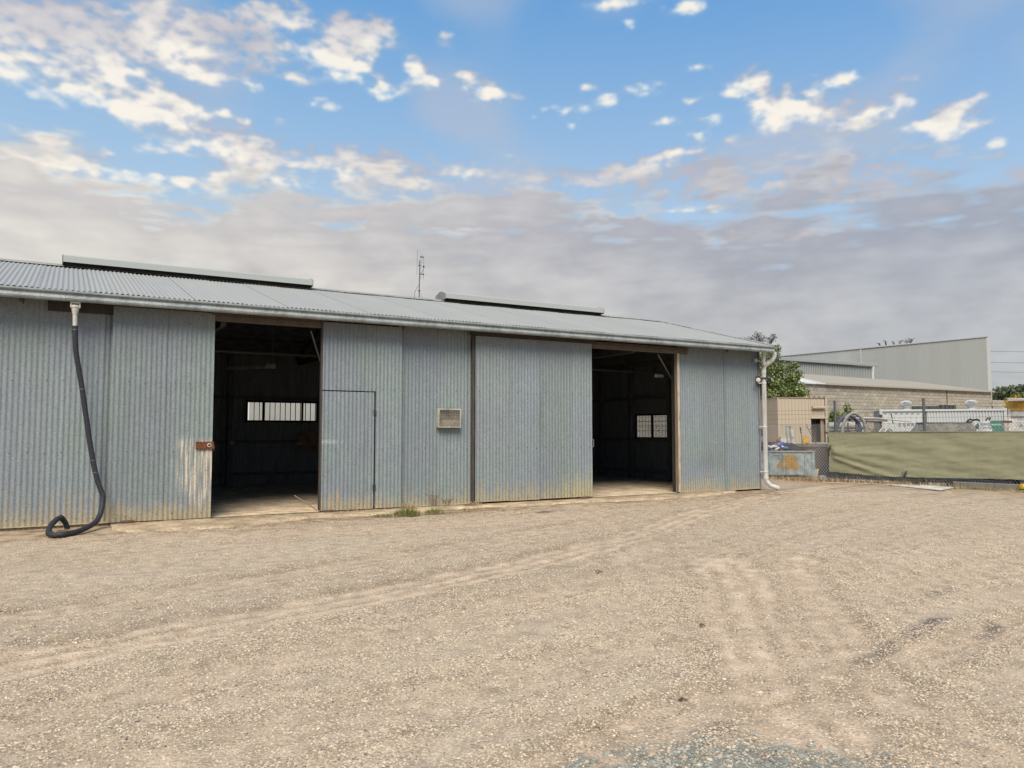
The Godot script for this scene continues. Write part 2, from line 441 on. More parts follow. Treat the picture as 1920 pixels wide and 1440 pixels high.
func make_lanes() -> void:
	lane_grid.resize(GNX * GNY); bank_grid.resize(GNX * GNY); line_grid.resize(GNX * GNY)
	var lanes := [
		[0.34, 0.9, [Vector2(-9, 4.2), Vector2(-0.3, 6.0), Vector2(2.0, 6.7), Vector2(4.4, 7.5), Vector2(7, 8.7), Vector2(10.2, 10.7), Vector2(15, 13.0), Vector2(20, 14.5)]],
		[0.30, 0.7, [Vector2(-9, 5.9), Vector2(-0.4, 7.4), Vector2(4, 8.9), Vector2(8, 10.6), Vector2(11, 12.2)]],
		[0.26, 0.6, [Vector2(-9, 3.3), Vector2(0, 4.9), Vector2(2.5, 5.6), Vector2(5, 6.5), Vector2(8, 7.6), Vector2(13, 9.4), Vector2(19, 11.0)]],
		[0.40, 1.0, [Vector2(3.3, 2.7), Vector2(3.94, 3.45), Vector2(5.0, 4.7), Vector2(5.8, 5.55), Vector2(6.7, 6.7)]],
		[0.26, 1.0, [Vector2(4.0, 2.75), Vector2(4.75, 3.6), Vector2(5.7, 4.6), Vector2(6.5, 5.4), Vector2(7.6, 6.3)]],
		[0.30, 0.5, [Vector2(1.9, 1.4), Vector2(3.94, 3.5), Vector2(5.0, 4.7), Vector2(5.8, 5.5), Vector2(7.3, 6.5), Vector2(9.5, 7.4), Vector2(14, 8.6), Vector2(24, 9.6)]],
		[0.20, 0.45, [Vector2(3.3, 1.4), Vector2(4.5, 3.1), Vector2(5.5, 4.3), Vector2(6.3, 5.1), Vector2(7.9, 5.9), Vector2(10.5, 6.6), Vector2(24, 8.0)]],
		[0.20, 0.8, [Vector2(-6, 1.6), Vector2(-0.5, 2.5), Vector2(1.2, 2.75), Vector2(2.3, 3.05), Vector2(3.3, 3.25), Vector2(5, 3.2), Vector2(9, 3.4)]],
		[0.28, 0.5, [Vector2(-8, 2.5), Vector2(0, 3.8), Vector2(2.2, 4.1), Vector2(4.2, 4.4), Vector2(7, 4.6), Vector2(12, 5.2), Vector2(20, 6)]],
		[0.5, 0.5, [Vector2(1.5, 11.9), Vector2(5, 11.5), Vector2(9, 11.7), Vector2(14, 12.3), Vector2(19, 11.6)]],
		[0.4, 0.5, [Vector2(9, 12.6), Vector2(8.0, 10.0), Vector2(6.2, 7.6), Vector2(5.2, 6.0)]],
	]
	for l in lanes:
		var cv := Curve2D.new()
		var pts: Array = l[2]
		for i in pts.size():
			var tan: Vector2 = (pts[mini(i + 1, pts.size() - 1)] - pts[maxi(i - 1, 0)]) / 6.0
			cv.add_point(pts[i], -tan, tan)
		var length := cv.get_baked_length()
		var s := 0.0
		while s < length:
			var q := cv.sample_baked(s)
			var nor := (cv.sample_baked(minf(s + 0.2, length)) - cv.sample_baked(maxf(s - 0.2, 0.0))).normalized().orthogonal()
			var half: float = l[0] * (1.0 + 0.35 * n_patch.get_noise_2d(q.x * 3, q.y * 3))
			var reach := half * 2.3
			for iy in range(maxi(0, int((-q.y - reach - GZ0) / GD)), mini(GNY - 1, int((-q.y + reach - GZ0) / GD) + 1)):
				for ix in range(maxi(0, int((q.x - reach - GX0) / GD)), mini(GNX - 1, int((q.x + reach - GX0) / GD) + 1)):
					var dx := GX0 + ix * GD - q.x
					var dz := GZ0 + iy * GD + q.y
					var r := sqrt(dx * dx + dz * dz)
					var d := r / half
					var k := iy * GNX + ix
					var a: float = l[1] * (1.0 - smoothstep(0.65, 1.15, d))
					var bk: float = l[1] * smoothstep(0.9, 1.3, d) * (1.0 - smoothstep(1.5, 2.2, d))
					if a > lane_grid[k]: lane_grid[k] = a
					var sd: float = (dx * nor.x - dz * nor.y) / half
					if absf(dx * nor.y + dz * nor.x) < 0.1 and absf(sd) < 1.5:
						var ln := 0.0
						for o in [-1.02, -0.42, 0.25, 0.98]:
							ln = maxf(ln, exp(-pow((sd - o) * half / 0.055, 2.0)))
						ln *= minf(1.0, 0.1 + l[1]) * clampf(0.8 + 1.6 * n_patch.get_noise_2d(s * 0.9 + l[0] * 91.0, sd * 2.0), 0.0, 1.0)
						if ln > line_grid[k]: line_grid[k] = ln
					if bk > bank_grid[k]: bank_grid[k] = bk
			s += 0.1

func sample(a: PackedFloat32Array, x: float, z: float) -> float:
	var fx := (x - GX0) / GD
	var fz := (z - GZ0) / GD
	if fx < 0 or fz < 0 or fx >= GNX - 2 or fz >= GNY - 2:
		return 0.0
	var ix := int(fx)
	var iz := int(fz)
	fx -= ix; fz -= iz
	var k := iz * GNX + ix
	return lerpf(lerpf(a[k], a[k + 1], fx), lerpf(a[k + GNX], a[k + GNX + 1], fx), fz)

func lane_at(x: float, z: float) -> float: return sample(lane_grid, x, z)
func bank_at(x: float, z: float) -> float: return sample(bank_grid, x, z) * (1.0 - lane_at(x, z))

func blue_patch(x: float, z: float) -> float:
	# the crescent of blue metal in front
	var w := -z
	var e := Vector2(x - 2.3, w - 2.0).length() / 1.08
	return 1.0 - smoothstep(0.72, 1.02, e + 0.30 * n_patch.get_noise_2d(x * 7, z * 7))

func height(x: float, z: float) -> float:
	if x < -9 or x > 24 or z > 1.0 or z < -14.0:
		return 0.0
	var fade := smoothstep(0.0, 2.0, minf(minf(x + 9, 24 - x), minf(1.0 - z, z + 14.2)))
	var h := n_ground.get_noise_2d(x * 0.5, z * 0.5) * 0.020 + n_ground.get_noise_2d(x * 4, z * 4) * 0.006
	h += -0.018 * lane_at(x, z) + 0.016 * bank_at(x, z) - 0.020 * sample(line_grid, x, z)
	# tread ripples of a heavy tyre
	var ty := smoothstep(0.5, 0.0, absf(-z - (4.2 + (x - 6.0) * 0.33)) - 0.9) * smoothstep(5.0, 6.0, x) * smoothstep(13.0, 9.0, x)
	h += ty * 0.006 * sin((x * 0.8 + z * 0.62) * 26.0 + 2.0 * n_ground.get_noise_2d(x * 1.5, z * 1.5))
	return h * fade

func ground_col(x: float, z: float) -> Color:
	var ln := lane_at(x, z)
	var bk := bank_at(x, z)
	var m := n_patch.get_noise_2d(x * 0.35, z * 0.35)
	var m2 := n_patch.get_noise_2d(x * 2.2 + 50, z * 2.2)
	var col := Color(0.50, 0.40, 0.285)
	col = col.lerp(Color(0.53, 0.432, 0.315), clampf(0.5 + m * 1.4, 0, 1))
	col = col.lerp(Color(0.71, 0.56, 0.40), ln * 0.97)
	col = col.lerp(Color(0.37, 0.30, 0.215), bk * 0.7)
	col = col.lerp(Color(0.35, 0.25, 0.15), clampf(m2 * 1.1 - 0.25, 0, 0.4))
	col = col.lerp(Color(0.29, 0.225, 0.155), sample(line_grid, x, z) * 0.8)
	# red-brown dirt along the wall and beside the slab
	var w := -z
	var near_wall := smoothstep(1.6, 0.2, absf(w - 13.4)) * smoothstep(16.5, 15.0, x)
	col = col.lerp(Color(0.27, 0.185, 0.105), near_wall * clampf(0.45 + m2 * 1.2 + m * 0.6, 0, 0.85))
	# by the fence: orange dirt
	var near_fence := smoothstep(2.6, 0.4, absf(x - (19.7 + (15.4 - w) * 0.22)))
	col = col.lerp(Color(0.36, 0.235, 0.13), near_fence * clampf(0.5 + m2, 0, 0.8))
	# oil stains
	for s in [[Vector2(5.75, 3.62), 0.55, 0.11, 0.75], [Vector2(6.15, 3.32), 0.42, 0.09, 0.6], [Vector2(4.9, 3.42), 0.35, 0.10, 0.55], [Vector2(7.0, 4.3), 0.6, 0.09, 0.4]]:
		var d: Vector2 = Vector2(x, w) - s[0]
		var r := d.rotated(-0.28)
		var e := Vector2(r.x / s[1], r.y / s[2]).length()
		col = col.lerp(Color(0.10, 0.09, 0.09), s[3] * (1.0 - smoothstep(0.3, 1.2, e + m2 * 0.7)))
	# damp patch by the slab
	var dp := Vector2((x - 8.0) / 0.5, (w - 12.35) / 0.22).length()
	col = col.lerp(Color(0.22, 0.21, 0.20), 0.6 * (1.0 - smoothstep(0.5, 1.0, dp + m2 * 0.4)))
	col = col.lerp(Color(0.20, 0.195, 0.165), 0.85 * blue_patch(x, z))
	return col

func make_ground() -> void:
	n_ground = noise(FastNoiseLite.TYPE_SIMPLEX_SMOOTH, 1.0, 4, 31)
	n_patch = noise(FastNoiseLite.TYPE_SIMPLEX_SMOOTH, 1.0, 3, 32)
	make_lanes()
	var us := [-700.0, -200.0, -80.0, -40.0, -22.0, -13.0]
	var u := -9.0
	while u < 24.0:
		us.append(u); u += 0.055
	us.append_array([24.0, 25.0, 27.0, 30.0, 35.0, 42.0, 55.0, 75.0, 110.0, 200.0, 700.0])
	var ws := [-700.0, -150.0, -40.0, -12.0, -4.0]
	var w := -1.0
	while w < 14.2:
		ws.append(w); w += 0.055
	ws.append_array([14.3, 15.0, 16.0, 17.0, 18.5, 20.0, 23.0, 27.0, 34.0, 45.0, 70.0, 120.0, 250.0, 700.0])
	var b := nb()
	b.grid(us.size() - 1, ws.size() - 1,
		func(i: int, j: int): return Vector3(us[i], height(us[i], -ws[j]), -ws[j]),
		func(q): return ground_col(q.x, q.z),
		func(i: int, j: int): return Vector2(us[i], ws[j]))
	struct("ground", b, M.ground)

func stone_mesh(sd: int) -> ArrayMesh:
	var r := RandomNumberGenerator.new(); r.seed = sd
	var b := nb()
	var ring := []
	var top := Vector3(r.randf_range(-0.2, 0.2), 0.75, r.randf_range(-0.2, 0.2))
	for k in 5:
		var a := TAU * k / 5.0 + r.randf_range(-0.35, 0.35)
		ring.append(Vector3(cos(a), r.randf_range(-0.15, 0.3), sin(a)) * r.randf_range(0.75, 1.1))
	var up := []
	for k in 5:
		up.append((ring[k] as Vector3) * r.randf_range(0.5, 0.75) + Vector3(0, r.randf_range(0.35, 0.6), 0))
	for k in 5:
		var m := (k + 1) % 5
		b.poly([ring[k], ring[m], up[m]], ring[k] + Vector3(0, 0.3, 0))
		b.poly([ring[k], up[m], up[k]], ring[k] + Vector3(0, 0.3, 0))
		b.poly([up[k], up[m], top], Vector3.UP)
	return b.mesh()

func stones(called: String, count: int, x0: float, x1: float, w0: float, w1: float, rmin: float, rmax: float, blue: bool, sd: int) -> void:
	var r := RandomNumberGenerator.new(); r.seed = sd
	var buf := PackedFloat32Array()
	buf.resize(count * 16)
	var made := 0
	var tries := 0
	while made < count and tries < count * 6:
		tries += 1
		var x := r.randf_range(x0, x1)
		var w := r.randf_range(w0, w1)
		var z := -w
		if blue:
			if r.randf() > blue_patch(x, z): continue
		else:
			var dens := 0.34 + 0.9 * bank_at(x, z) + 0.55 * n_patch.get_noise_2d(x * 0.9 + 9, z * 1.7) + 0.35 * n_patch.get_noise_2d(x * 4, z * 4)
			dens *= 1.0 - lane_at(x, z)
			dens += 0.6 * sample(line_grid, x, z)
			dens *= 1.0 - 0.85 * blue_patch(x, z)
			if w > 12.3 and x < 15.5: dens *= smoothstep(13.3, 12.3, w)
			if r.randf() > dens + 0.012: continue
		var size := rmin + (rmax - rmin) * pow(r.randf(), 2.6)
		if r.randf() < 0.004: size *= 1.7
		var bs := Basis.from_euler(Vector3(r.randf_range(-0.35, 0.35), r.randf() * TAU, r.randf_range(-0.35, 0.35))).scaled_local(Vector3(size * r.randf_range(0.8, 1.35), size * r.randf_range(0.55, 0.95), size))
		var y := height(x, z) - size * 0.08
		var col: Color
		var pick := r.randf()
		if blue:
			col = Color(0.205, 0.215, 0.185) if pick < 0.55 else (Color(0.31, 0.315, 0.275) if pick < 0.80 else Color(0.46, 0.385, 0.28))
		elif pick < 0.50: col = Color(0.515, 0.42, 0.305)
		elif pick < 0.70: col = Color(0.565, 0.475, 0.36)
		elif pick < 0.84: col = Color(0.40, 0.31, 0.215)
		elif pick < 0.90: col = Color(0.42, 0.365, 0.285)
		elif pick < 0.93: col = Color(0.64, 0.565, 0.45)
		else: col = Color(0.17, 0.15, 0.13)  # dark stones paint in the shadow pits between the gravel
		var kk := r.randf_range(0.82, 1.15)
		var o := made * 16
		buf[o] = bs.x.x; buf[o + 1] = bs.y.x; buf[o + 2] = bs.z.x; buf[o + 3] = x
		buf[o + 4] = bs.x.y; buf[o + 5] = bs.y.y; buf[o + 6] = bs.z.y; buf[o + 7] = y
		buf[o + 8] = bs.x.z; buf[o + 9] = bs.y.z; buf[o + 10] = bs.z.z; buf[o + 11] = z
		buf[o + 12] = col.r * kk; buf[o + 13] = col.g * kk; buf[o + 14] = col.b * kk; buf[o + 15] = 1.0
		made += 1
	buf.resize(made * 16)
	var mm := MultiMesh.new()
	mm.transform_format = MultiMesh.TRANSFORM_3D
	mm.use_colors = true
	mm.mesh = stone_mesh(sd)
	mm.instance_count = made
	mm.buffer = buf
	var o := MultiMeshInstance3D.new()
	o.name = numbered(called)
	o.multimesh = mm; o.material_override = M.stone
	add_child(o)
	o.set_meta("kind", "stuff")
	tag(o, "loose blue grey crushed stone in a crescent at the front" if blue else "loose tan and grey gravel scattered over the yard", "gravel")

# ---------------------------------------------------------------- corrugated iron
var sheet_no := 0

# a corrugated sheet from u0 to u1 and y0 to y1 in the plane of xf (x along, y up the sheet, z out)
func corr(b: MB, u0: float, u1: float, y0: float, y1: float, rows: int, xf: Transform3D, colf, seg := 8, amp := 0.0072, pitch := 0.0762, dent = null) -> void:
	var nx := maxi(2, int(round((u1 - u0) / pitch * seg)))
	sheet_no += 1
	var off := Vector2(sheet_no * 0.37, sheet_no * 0.53)
	b.grid(nx, rows,
		func(i: int, j: int):
			var x := lerpf(u0, u1, float(i) / nx)
			var y := lerpf(y0, y1, float(j) / rows)
			var z := amp * cos(TAU * x / pitch)
			if dent != null: z += dent.call(x, y)
			return xf * Vector3(x, y, z),
		colf,
		func(i: int, j: int): return Vector2(lerpf(u0, u1, float(i) / nx), lerpf(y0, y1, float(j) / rows)) + off)

var n_wall: FastNoiseLite

func wall_colour(tint: Color, dirt := 1.0, extra = null) -> Callable:
	return func(q: Vector3) -> Color:
		var m := n_wall.get_noise_2d(q.x * 0.7, q.y * 0.5)
		var s := n_wall.get_noise_2d(q.x * 9.0, q.y * 0.35 + 20.0)
		var col := tint
		col = col.lerp(Color(0.26, 0.288, 0.335), clampf(m * 0.9 + 0.1, 0, 0.5))
		col = col.lerp(Color(0.264, 0.325, 0.314), clampf(-m * 1.4, 0, 0.7))
		var k := 1.0 + s * 0.07
		col = Color(col.r * k, col.g * k, col.b * k)
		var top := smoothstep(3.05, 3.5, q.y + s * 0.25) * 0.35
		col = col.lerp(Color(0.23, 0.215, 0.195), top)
		var low := smoothstep(0.40, 0.06, q.y + s * 0.22 - m * 0.16) * dirt
		col = col.lerp(Color(0.45, 0.38, 0.24), low * 0.88)
		if extra != null: col = extra.call(q, col)
		return col

func wall_run(parent: Node, off: Vector3, u0: float, u1: float, y0: float, y1: float, z: float, rows := 10, dirt := 1.0, extra = null, dent = null, called := "wall_sheet") -> void:
	var u := u0
	var k := 0
	while u < u1 - 0.05:
		var e := minf(u + 0.762 + 0.05, u1)
		if u1 - e < 0.12: e = u1
		var b := nb()
		var tint := Color(0.262, 0.308, 0.325)
		var v := rng.randf_range(0.92, 1.08)
		tint = Color(tint.r * v * rng.randf_range(0.98, 1.02), tint.g * v, tint.b * v * rng.randf_range(0.97, 1.03))
		var base_col := wall_colour(tint, dirt, extra)
		var lap := u
		var first := k == 0
		var lap_col := func(q: Vector3) -> Color:
			var c: Color = base_col.call(q)
			var edge := smoothstep(0.075, 0.03, absf(q.x - lap - 0.03)) * (0.0 if first else 0.24) * clampf(0.7 + n_wall.get_noise_2d(q.x * 3, q.y * 0.7), 0, 1)
			return c.lerp(Color(0.10, 0.105, 0.105), edge)
		corr(b, u, e, y0 + rng.randf_range(-0.008, 0.008), y1, rows, Transform3D(Basis(), Vector3(0, 0, z + (0.003 if k % 2 == 0 else -0.003))), lap_col, 8, 0.0072, 0.0762, dent)
		part(called, b, M.galv, parent, off)
		u += 0.762
		k += 1
		if u1 - u < 0.12: break
# ---------------------------------------------------------------- the shed
const UL := -7.2           # left end wall, out of frame
const UR := 15.52          # right end wall

func make_shed() -> void:
	n_wall = noise(FastNoiseLite.TYPE_SIMPLEX_SMOOTH, 1.0, 3, 41)
	var root := thing("metal_shed", "long low grey corrugated iron shed with two open sliding doors", "shed", Vector3(4.2, 0, -18))
	var off := -root.position
	var DARK := Color(0.05, 0.05, 0.052)
	# dark timbers behind the iron
	var b := nb(Color(0.085, 0.066, 0.055))
	for q in [[UL, 0.6], [5.66, 7.2], [12.74, UR]]:
		for y in [0.35, 1.5, 2.6, 3.42]:
			b = nb(Color(0.085, 0.066, 0.055))
			b.box(Vector3((q[0] + q[1]) / 2, y, -14.10), Vector3(q[1] - q[0], 0.07, 0.07))
			part("girt", b, M.timber, root, off)
	for u in [UL + 0.1, -3.5, 0.55, 2.12, 4.18, 5.72, 7.14, 10.2, 12.80, UR - 0.1]:
		b = nb(Color(0.06, 0.055, 0.052))
		b.box(Vector3(u, 1.78, -14.19), Vector3(0.11, 3.55, 0.11))
		part("post", b, M.timber, root, off)
	# fixed front wall
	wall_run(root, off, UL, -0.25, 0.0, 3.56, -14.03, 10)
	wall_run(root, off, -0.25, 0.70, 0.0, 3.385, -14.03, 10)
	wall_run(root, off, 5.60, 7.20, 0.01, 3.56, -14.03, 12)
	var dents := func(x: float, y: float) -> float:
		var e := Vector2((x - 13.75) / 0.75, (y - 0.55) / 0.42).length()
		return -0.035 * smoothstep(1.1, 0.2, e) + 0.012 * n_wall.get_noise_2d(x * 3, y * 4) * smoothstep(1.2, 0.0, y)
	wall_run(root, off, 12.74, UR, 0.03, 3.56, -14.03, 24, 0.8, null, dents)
	b = nb(Color(0.16, 0.15, 0.145))
	for q in [[UL, 0.62, -14.03], [0.70, 2.18, -13.93], [4.12, 5.62, -13.95], [5.66, 7.16, -14.03], [7.27, 10.1, -13.93], [12.8, UR, -14.03]]:
		var i0 := int(ceil(q[0] / 0.0762))
		while i0 * 0.0762 < q[1]:
			if i0 % 3 == 0:
				for y in [0.14, 1.16, 2.30, 3.30]:
					b.box(Vector3(i0 * 0.0762, y + rng.randf_range(-0.02, 0.02), q[2] + 0.0115), Vector3(0.013, 0.013, 0.006), Basis(Vector3(0, 0, 1), rng.randf()))
			i0 += 1
	var nails := part("roofing_nails", b, M.metal, root, off)
	nails.set_meta("kind", "stuff")
	# boards under the gutter
	b = nb(Color(0.075, 0.063, 0.060))
	b.box(Vector3(0.22, 3.46, -13.99), Vector3(0.92, 0.15, 0.03))
	part("head_board", b, M.timber, root, off)
	b = nb(Color(0.075, 0.063, 0.060))
	b.box(Vector3(8.65, 3.505, -13.90), Vector3(3.1, 0.10, 0.05))
	part("head_board", b, M.timber, root, off)
	b = nb(Color(0.16, 0.15, 0.14))
	b.box(Vector3((UL + UR) / 2, 3.585, -13.735), Vector3(UR - UL, 0.12, 0.03))
	part("fascia_board", b, M.timber, root, off)
	# lintels over the two openings
	for q in [[2.16, 4.16, 3.445], [10.10, 13.02, 3.405]]:
		b = nb(Color(0.15, 0.13, 0.115))
		b.box(Vector3((q[0] + q[1]) / 2, q[2], -14.0), Vector3(q[1] - q[0], 0.10, 0.09), Basis(), 0.006)
		b.col = Color(0.13, 0.10, 0.085)
		b.box(Vector3((q[0] + q[1]) / 2, q[2] + 0.075, -13.98), Vector3(q[1] - q[0], 0.045, 0.13), Basis(), 0.004)
		part("lintel", b, M.timber, root, off)
	# jambs
	b = nb(Color(0.47, 0.40, 0.30))
	b.grid(1, 30, func(i: int, j: int): return Vector3(12.675 + 0.07 * i + 0.004 * n_wall.get_noise_1d(j * 2.0), 0.06 + 3.30 * j / 30.0, -13.955),
		func(q): return Color(0.60, 0.52, 0.39).lerp(Color(0.24, 0.16, 0.11), clampf(-0.12 + 1.5 * n_wall.get_noise_2d(q.x * 30, q.y * 2.2), 0, 1)))
	b.col = Color(0.30, 0.24, 0.18)
	b.box(Vector3(12.708, 1.71, -14.01), Vector3(0.068, 3.30, 0.09))
	part("door_jamb", b, M.timber, root, off)
	# ------------- sliding doors: a frame, its sheets, and what is fixed to them
	var stain := func(q: Vector3, col: Color) -> Color:
		var s := n_wall.get_noise_2d(q.x * 26.0, q.y * 1.1)
		var s2 := n_wall.get_noise_2d(q.x * 4.0 + 7, q.y * 1.5)
		var reach := smoothstep(1.62, 1.95, q.x + s * 0.18) * smoothstep(0.25, 0.75, q.y + s * 0.35 + s2 * 0.2) * smoothstep(1.42, 1.28, q.y)
		col = col.lerp(Color(0.66, 0.59, 0.48), clampf(reach * (0.50 + s * 2.6), 0, 0.95))
		col = col.lerp(Color(0.36, 0.25, 0.15), clampf(reach * (-s * 1.2 - 0.15), 0, 0.5) * smoothstep(1.9, 2.1, q.x))
		var rub := smoothstep(0.12, 0.0, absf(q.y - 1.27 + s2 * 0.12)) * smoothstep(1.5, 2.0, q.x)
		return col.lerp(Color(0.58, 0.60, 0.60), clampf(rub * (0.3 + s), 0, 0.6))
	sliding_door(root, off, "sheets", 0.66, 2.21, [[0.66, 2.21, 0.045, 3.52]], stain, 60)
	sliding_door(root, off, "wicket", 4.09, 5.64, [[4.09, 5.09, 0.05, 2.235], [4.09, 5.19, 2.25, 3.51], [5.115, 5.64, 0.05, 3.51]], func(q: Vector3, col: Color) -> Color:
		var rub := smoothstep(0.05, 0.0, absf(q.y - 1.30)) * smoothstep(4.55, 4.15, q.x + 0.5 * n_wall.get_noise_2d(q.x * 20, 3))
		return col.lerp(Color(0.62, 0.62, 0.58), rub * 0.6), 40)
	sliding_door(root, off, "plain", 7.23, 10.14, [[7.23, 10.14, 0.065, 3.445]], func(q: Vector3, col: Color) -> Color:
		var y := smoothstep(0.75, 0.1, q.y + 0.3 * n_wall.get_noise_2d(q.x * 14, q.y)) * smoothstep(9.0, 9.8, q.x)
		return col.lerp(Color(0.52, 0.46, 0.24), y * 0.6), 14)
	# ------------- roof
	var slope := Vector3(0, 1.17, -4.38).normalized()
	var front := Transform3D(Basis(Vector3(1, 0, 0), slope, Vector3(1, 0, 0).cross(slope)), Vector3(0, 3.665, -13.60))
	var bs := Vector3(0, slope.y, -slope.z)
	var back := Transform3D(Basis(Vector3(-1, 0, 0), bs, Vector3(-1, 0, 0).cross(bs)), Vector3(0, 3.665, -22.40))
	var u := UL - 0.1
	var k := 0
	while u < UR + 0.02:
		var e := minf(u + 0.81, UR + 0.06)
		var v := rng.randf_range(0.975, 1.025)
		var tint := Color(0.295 * v, 0.305 * v, 0.295 * v)
		var cf := func(q: Vector3) -> Color:
			var s := n_wall.get_noise_2d(q.x * 6.0, q.z * 0.4)
			var m := n_wall.get_noise_2d(q.x * 0.6 + 9, q.z * 0.6)
			var kk := 1.0 + s * 0.03 + m * 0.035
			return Color(tint.r * kk, tint.g * kk, tint.b * kk * (1.0 - m * 0.05))
		b = nb()
		corr(b, u, e, 0.0, 4.53, 8, front.translated_local(Vector3(0, 0, 0.003 if k % 2 == 0 else -0.003)), cf, 10, 0.0095)
		part("roof_sheet", b, M.cladding, root, off)
		u += 0.762
		k += 1
	b = nb(g(0.46))
	corr(b, -UR - 0.06, -UL + 0.1, 0.0, 4.53, 2, back, null, 4)
	part("rear_roof", b, M.zinc, root, off)
	# added skin coloured dark as interior shade, rafters and purlins under the iron
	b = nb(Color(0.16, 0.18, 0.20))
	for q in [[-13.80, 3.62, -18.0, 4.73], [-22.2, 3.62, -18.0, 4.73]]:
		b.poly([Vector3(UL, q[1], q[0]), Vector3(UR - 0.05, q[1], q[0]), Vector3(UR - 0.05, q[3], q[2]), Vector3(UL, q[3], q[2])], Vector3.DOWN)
	part("shaded_roof_skin", b, M.matte, root, off)
	for uu in [-4.0, -0.6, 2.4, 5.7, 8.6, 11.6, 14.4]:
		b = nb(Color(0.10, 0.10, 0.10))
		b.box(Vector3(uu, 3.42, -18.0), Vector3(0.09, 0.14, 7.5))
		for s in [-1.0, 1.0]:
			var bb := Basis(Vector3(1, 0, 0), s * atan2(1.1, 4.2))
			b.box(Vector3(uu, 4.03, -18.0 + s * 2.05), Vector3(0.06, 0.12, 4.0), bb)
		b.box(Vector3(uu, 4.0, -18.0), Vector3(0.08, 1.1, 0.08))
		part("roof_truss", b, M.timber, root, off)
	for w in [15.0, 16.4, 19.6, 21.0]:
		b = nb(Color(0.10, 0.10, 0.10))
		b.box(Vector3((UL + UR) / 2, 3.55 + (4.4 - absf(w - 18.0)) * 0.25, -w), Vector3(UR - UL - 0.2, 0.06, 0.05))
		part("purlin", b, M.timber, root, off)
	b = nb(Color(0.17, 0.16, 0.15))
	b.tube([Vector3(UL, 3.27, -17.95), Vector3(UR - 0.1, 3.27, -17.95)], 0.035, 6)
	part("conduit_pipe", b, M.paint, root, off)
	# ridge capping and barge
	b = nb(Color(0.40, 0.415, 0.40))
	for s in [-1.0, 1.0]:
		b.poly([Vector3(UL - 0.1, 4.872, -18), Vector3(UR + 0.07, 4.872, -18), Vector3(UR + 0.07, 4.832, -18 + s * 0.19), Vector3(UL - 0.1, 4.832, -18 + s * 0.19)], Vector3.UP)
		b.poly([Vector3(UL - 0.1, 4.832, -18 + s * 0.19), Vector3(UR + 0.07, 4.832, -18 + s * 0.19), Vector3(UR + 0.07, 4.812, -18 + s * 0.195), Vector3(UL - 0.1, 4.812, -18 + s * 0.195)], Vector3(0, 0, s))
	b.tube([Vector3(UL - 0.1, 4.865, -18), Vector3(UR + 0.07, 4.865, -18)], 0.022, 8)
	part("ridge_capping", b, M.zinc, root, off)
	b = nb(Color(0.42, 0.44, 0.43))
	for s in [-1.0, 1.0]:
		var mid := Vector3(UR + 0.045, 4.265, -18 + s * 2.2)
		b.box(mid, Vector3(0.07, 0.05, 4.56), Basis(Vector3(1, 0, 0), s * atan2(1.17, 4.38)), 0.008)
		b.box(mid + Vector3(0.03, -0.08, 0), Vector3(0.015, 0.16, 4.5), Basis(Vector3(1, 0, 0), s * atan2(1.17, 4.38)))
	part("barge_capping", b, M.zinc, root, off)
	# raised ridge vents
	for q in [[-0.09, 4.93], [8.33, 13.32]]:
		b = nb(Color(0.36, 0.385, 0.375))
		var hood := PackedVector2Array([Vector2(-0.30, 4.885), Vector2(-0.30, 5.005), Vector2(-0.05, 5.075), Vector2(0.05, 5.075), Vector2(0.30, 5.005), Vector2(0.30, 4.885), Vector2(0.285, 4.885), Vector2(0.285, 4.99), Vector2(0.0, 5.06), Vector2(-0.285, 4.99), Vector2(-0.285, 4.885)])
		b.prism(hood, q[0], q[1], Transform3D(Basis(Vector3(0, 0, 1), Vector3(0, 1, 0), Vector3(1, 0, 0)), Vector3(0, 0, -18)))
		var hv := part("ridge_vent", b, M.cladding, root, off)
		b = nb(Color(0.03, 0.03, 0.03))
		b.box(Vector3((q[0] + q[1]) / 2, 4.90, -18), Vector3(q[1] - q[0] - 0.06, 0.16, 0.44))  # black block painted in for the shade of the gap under the hood
		part("vent_gap_shade", b, M.matte, hv)
		var endp := PackedVector2Array([Vector2(-0.31, 4.86), Vector2(-0.31, 5.01), Vector2(-0.05, 5.085), Vector2(0.05, 5.085), Vector2(0.31, 5.01), Vector2(0.31, 4.86)])
		for e in [q[0] - 0.012, q[1] + 0.002]:
			b = nb(Color(0.33, 0.35, 0.34))
			b.prism(endp, e, e + 0.01, Transform3D(Basis(Vector3(0, 0, 1), Vector3(0, 1, 0), Vector3(1, 0, 0)), Vector3(0, 0, -18)))
			part("vent_end", b, M.zinc, hv)
	# gutter
	b = nb(Color(0.38, 0.425, 0.43))
	var gut := PackedVector2Array([Vector2(-13.715, 3.505), Vector2(-13.60, 3.495), Vector2(-13.568, 3.510), Vector2(-13.556, 3.535), Vector2(-13.562, 3.562), Vector2(-13.580, 3.588), Vector2(-13.582, 3.605), Vector2(-13.556, 3.618), Vector2(-13.540, 3.622), Vector2(-13.536, 3.640), Vector2(-13.548, 3.650), Vector2(-13.562, 3.640), Vector2(-13.60, 3.63), Vector2(-13.715, 3.63)])
	b.prism(gut, UL - 0.15, 15.60, Transform3D(Basis(Vector3(0, 0, 1), Vector3(0, 1, 0), Vector3(1, 0, 0)), Vector3.ZERO))
	part("gutter", b, M.paint, root, off)
	# rear and end walls
	var inner_shade := func(q: Vector3) -> Color:  # inner iron darker than outside: interior shade put into the colour
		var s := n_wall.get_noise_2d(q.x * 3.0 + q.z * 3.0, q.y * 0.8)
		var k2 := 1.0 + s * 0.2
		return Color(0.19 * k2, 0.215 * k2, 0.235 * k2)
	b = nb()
	var bx := Transform3D(Basis(), Vector3(0, 0, -22.0))
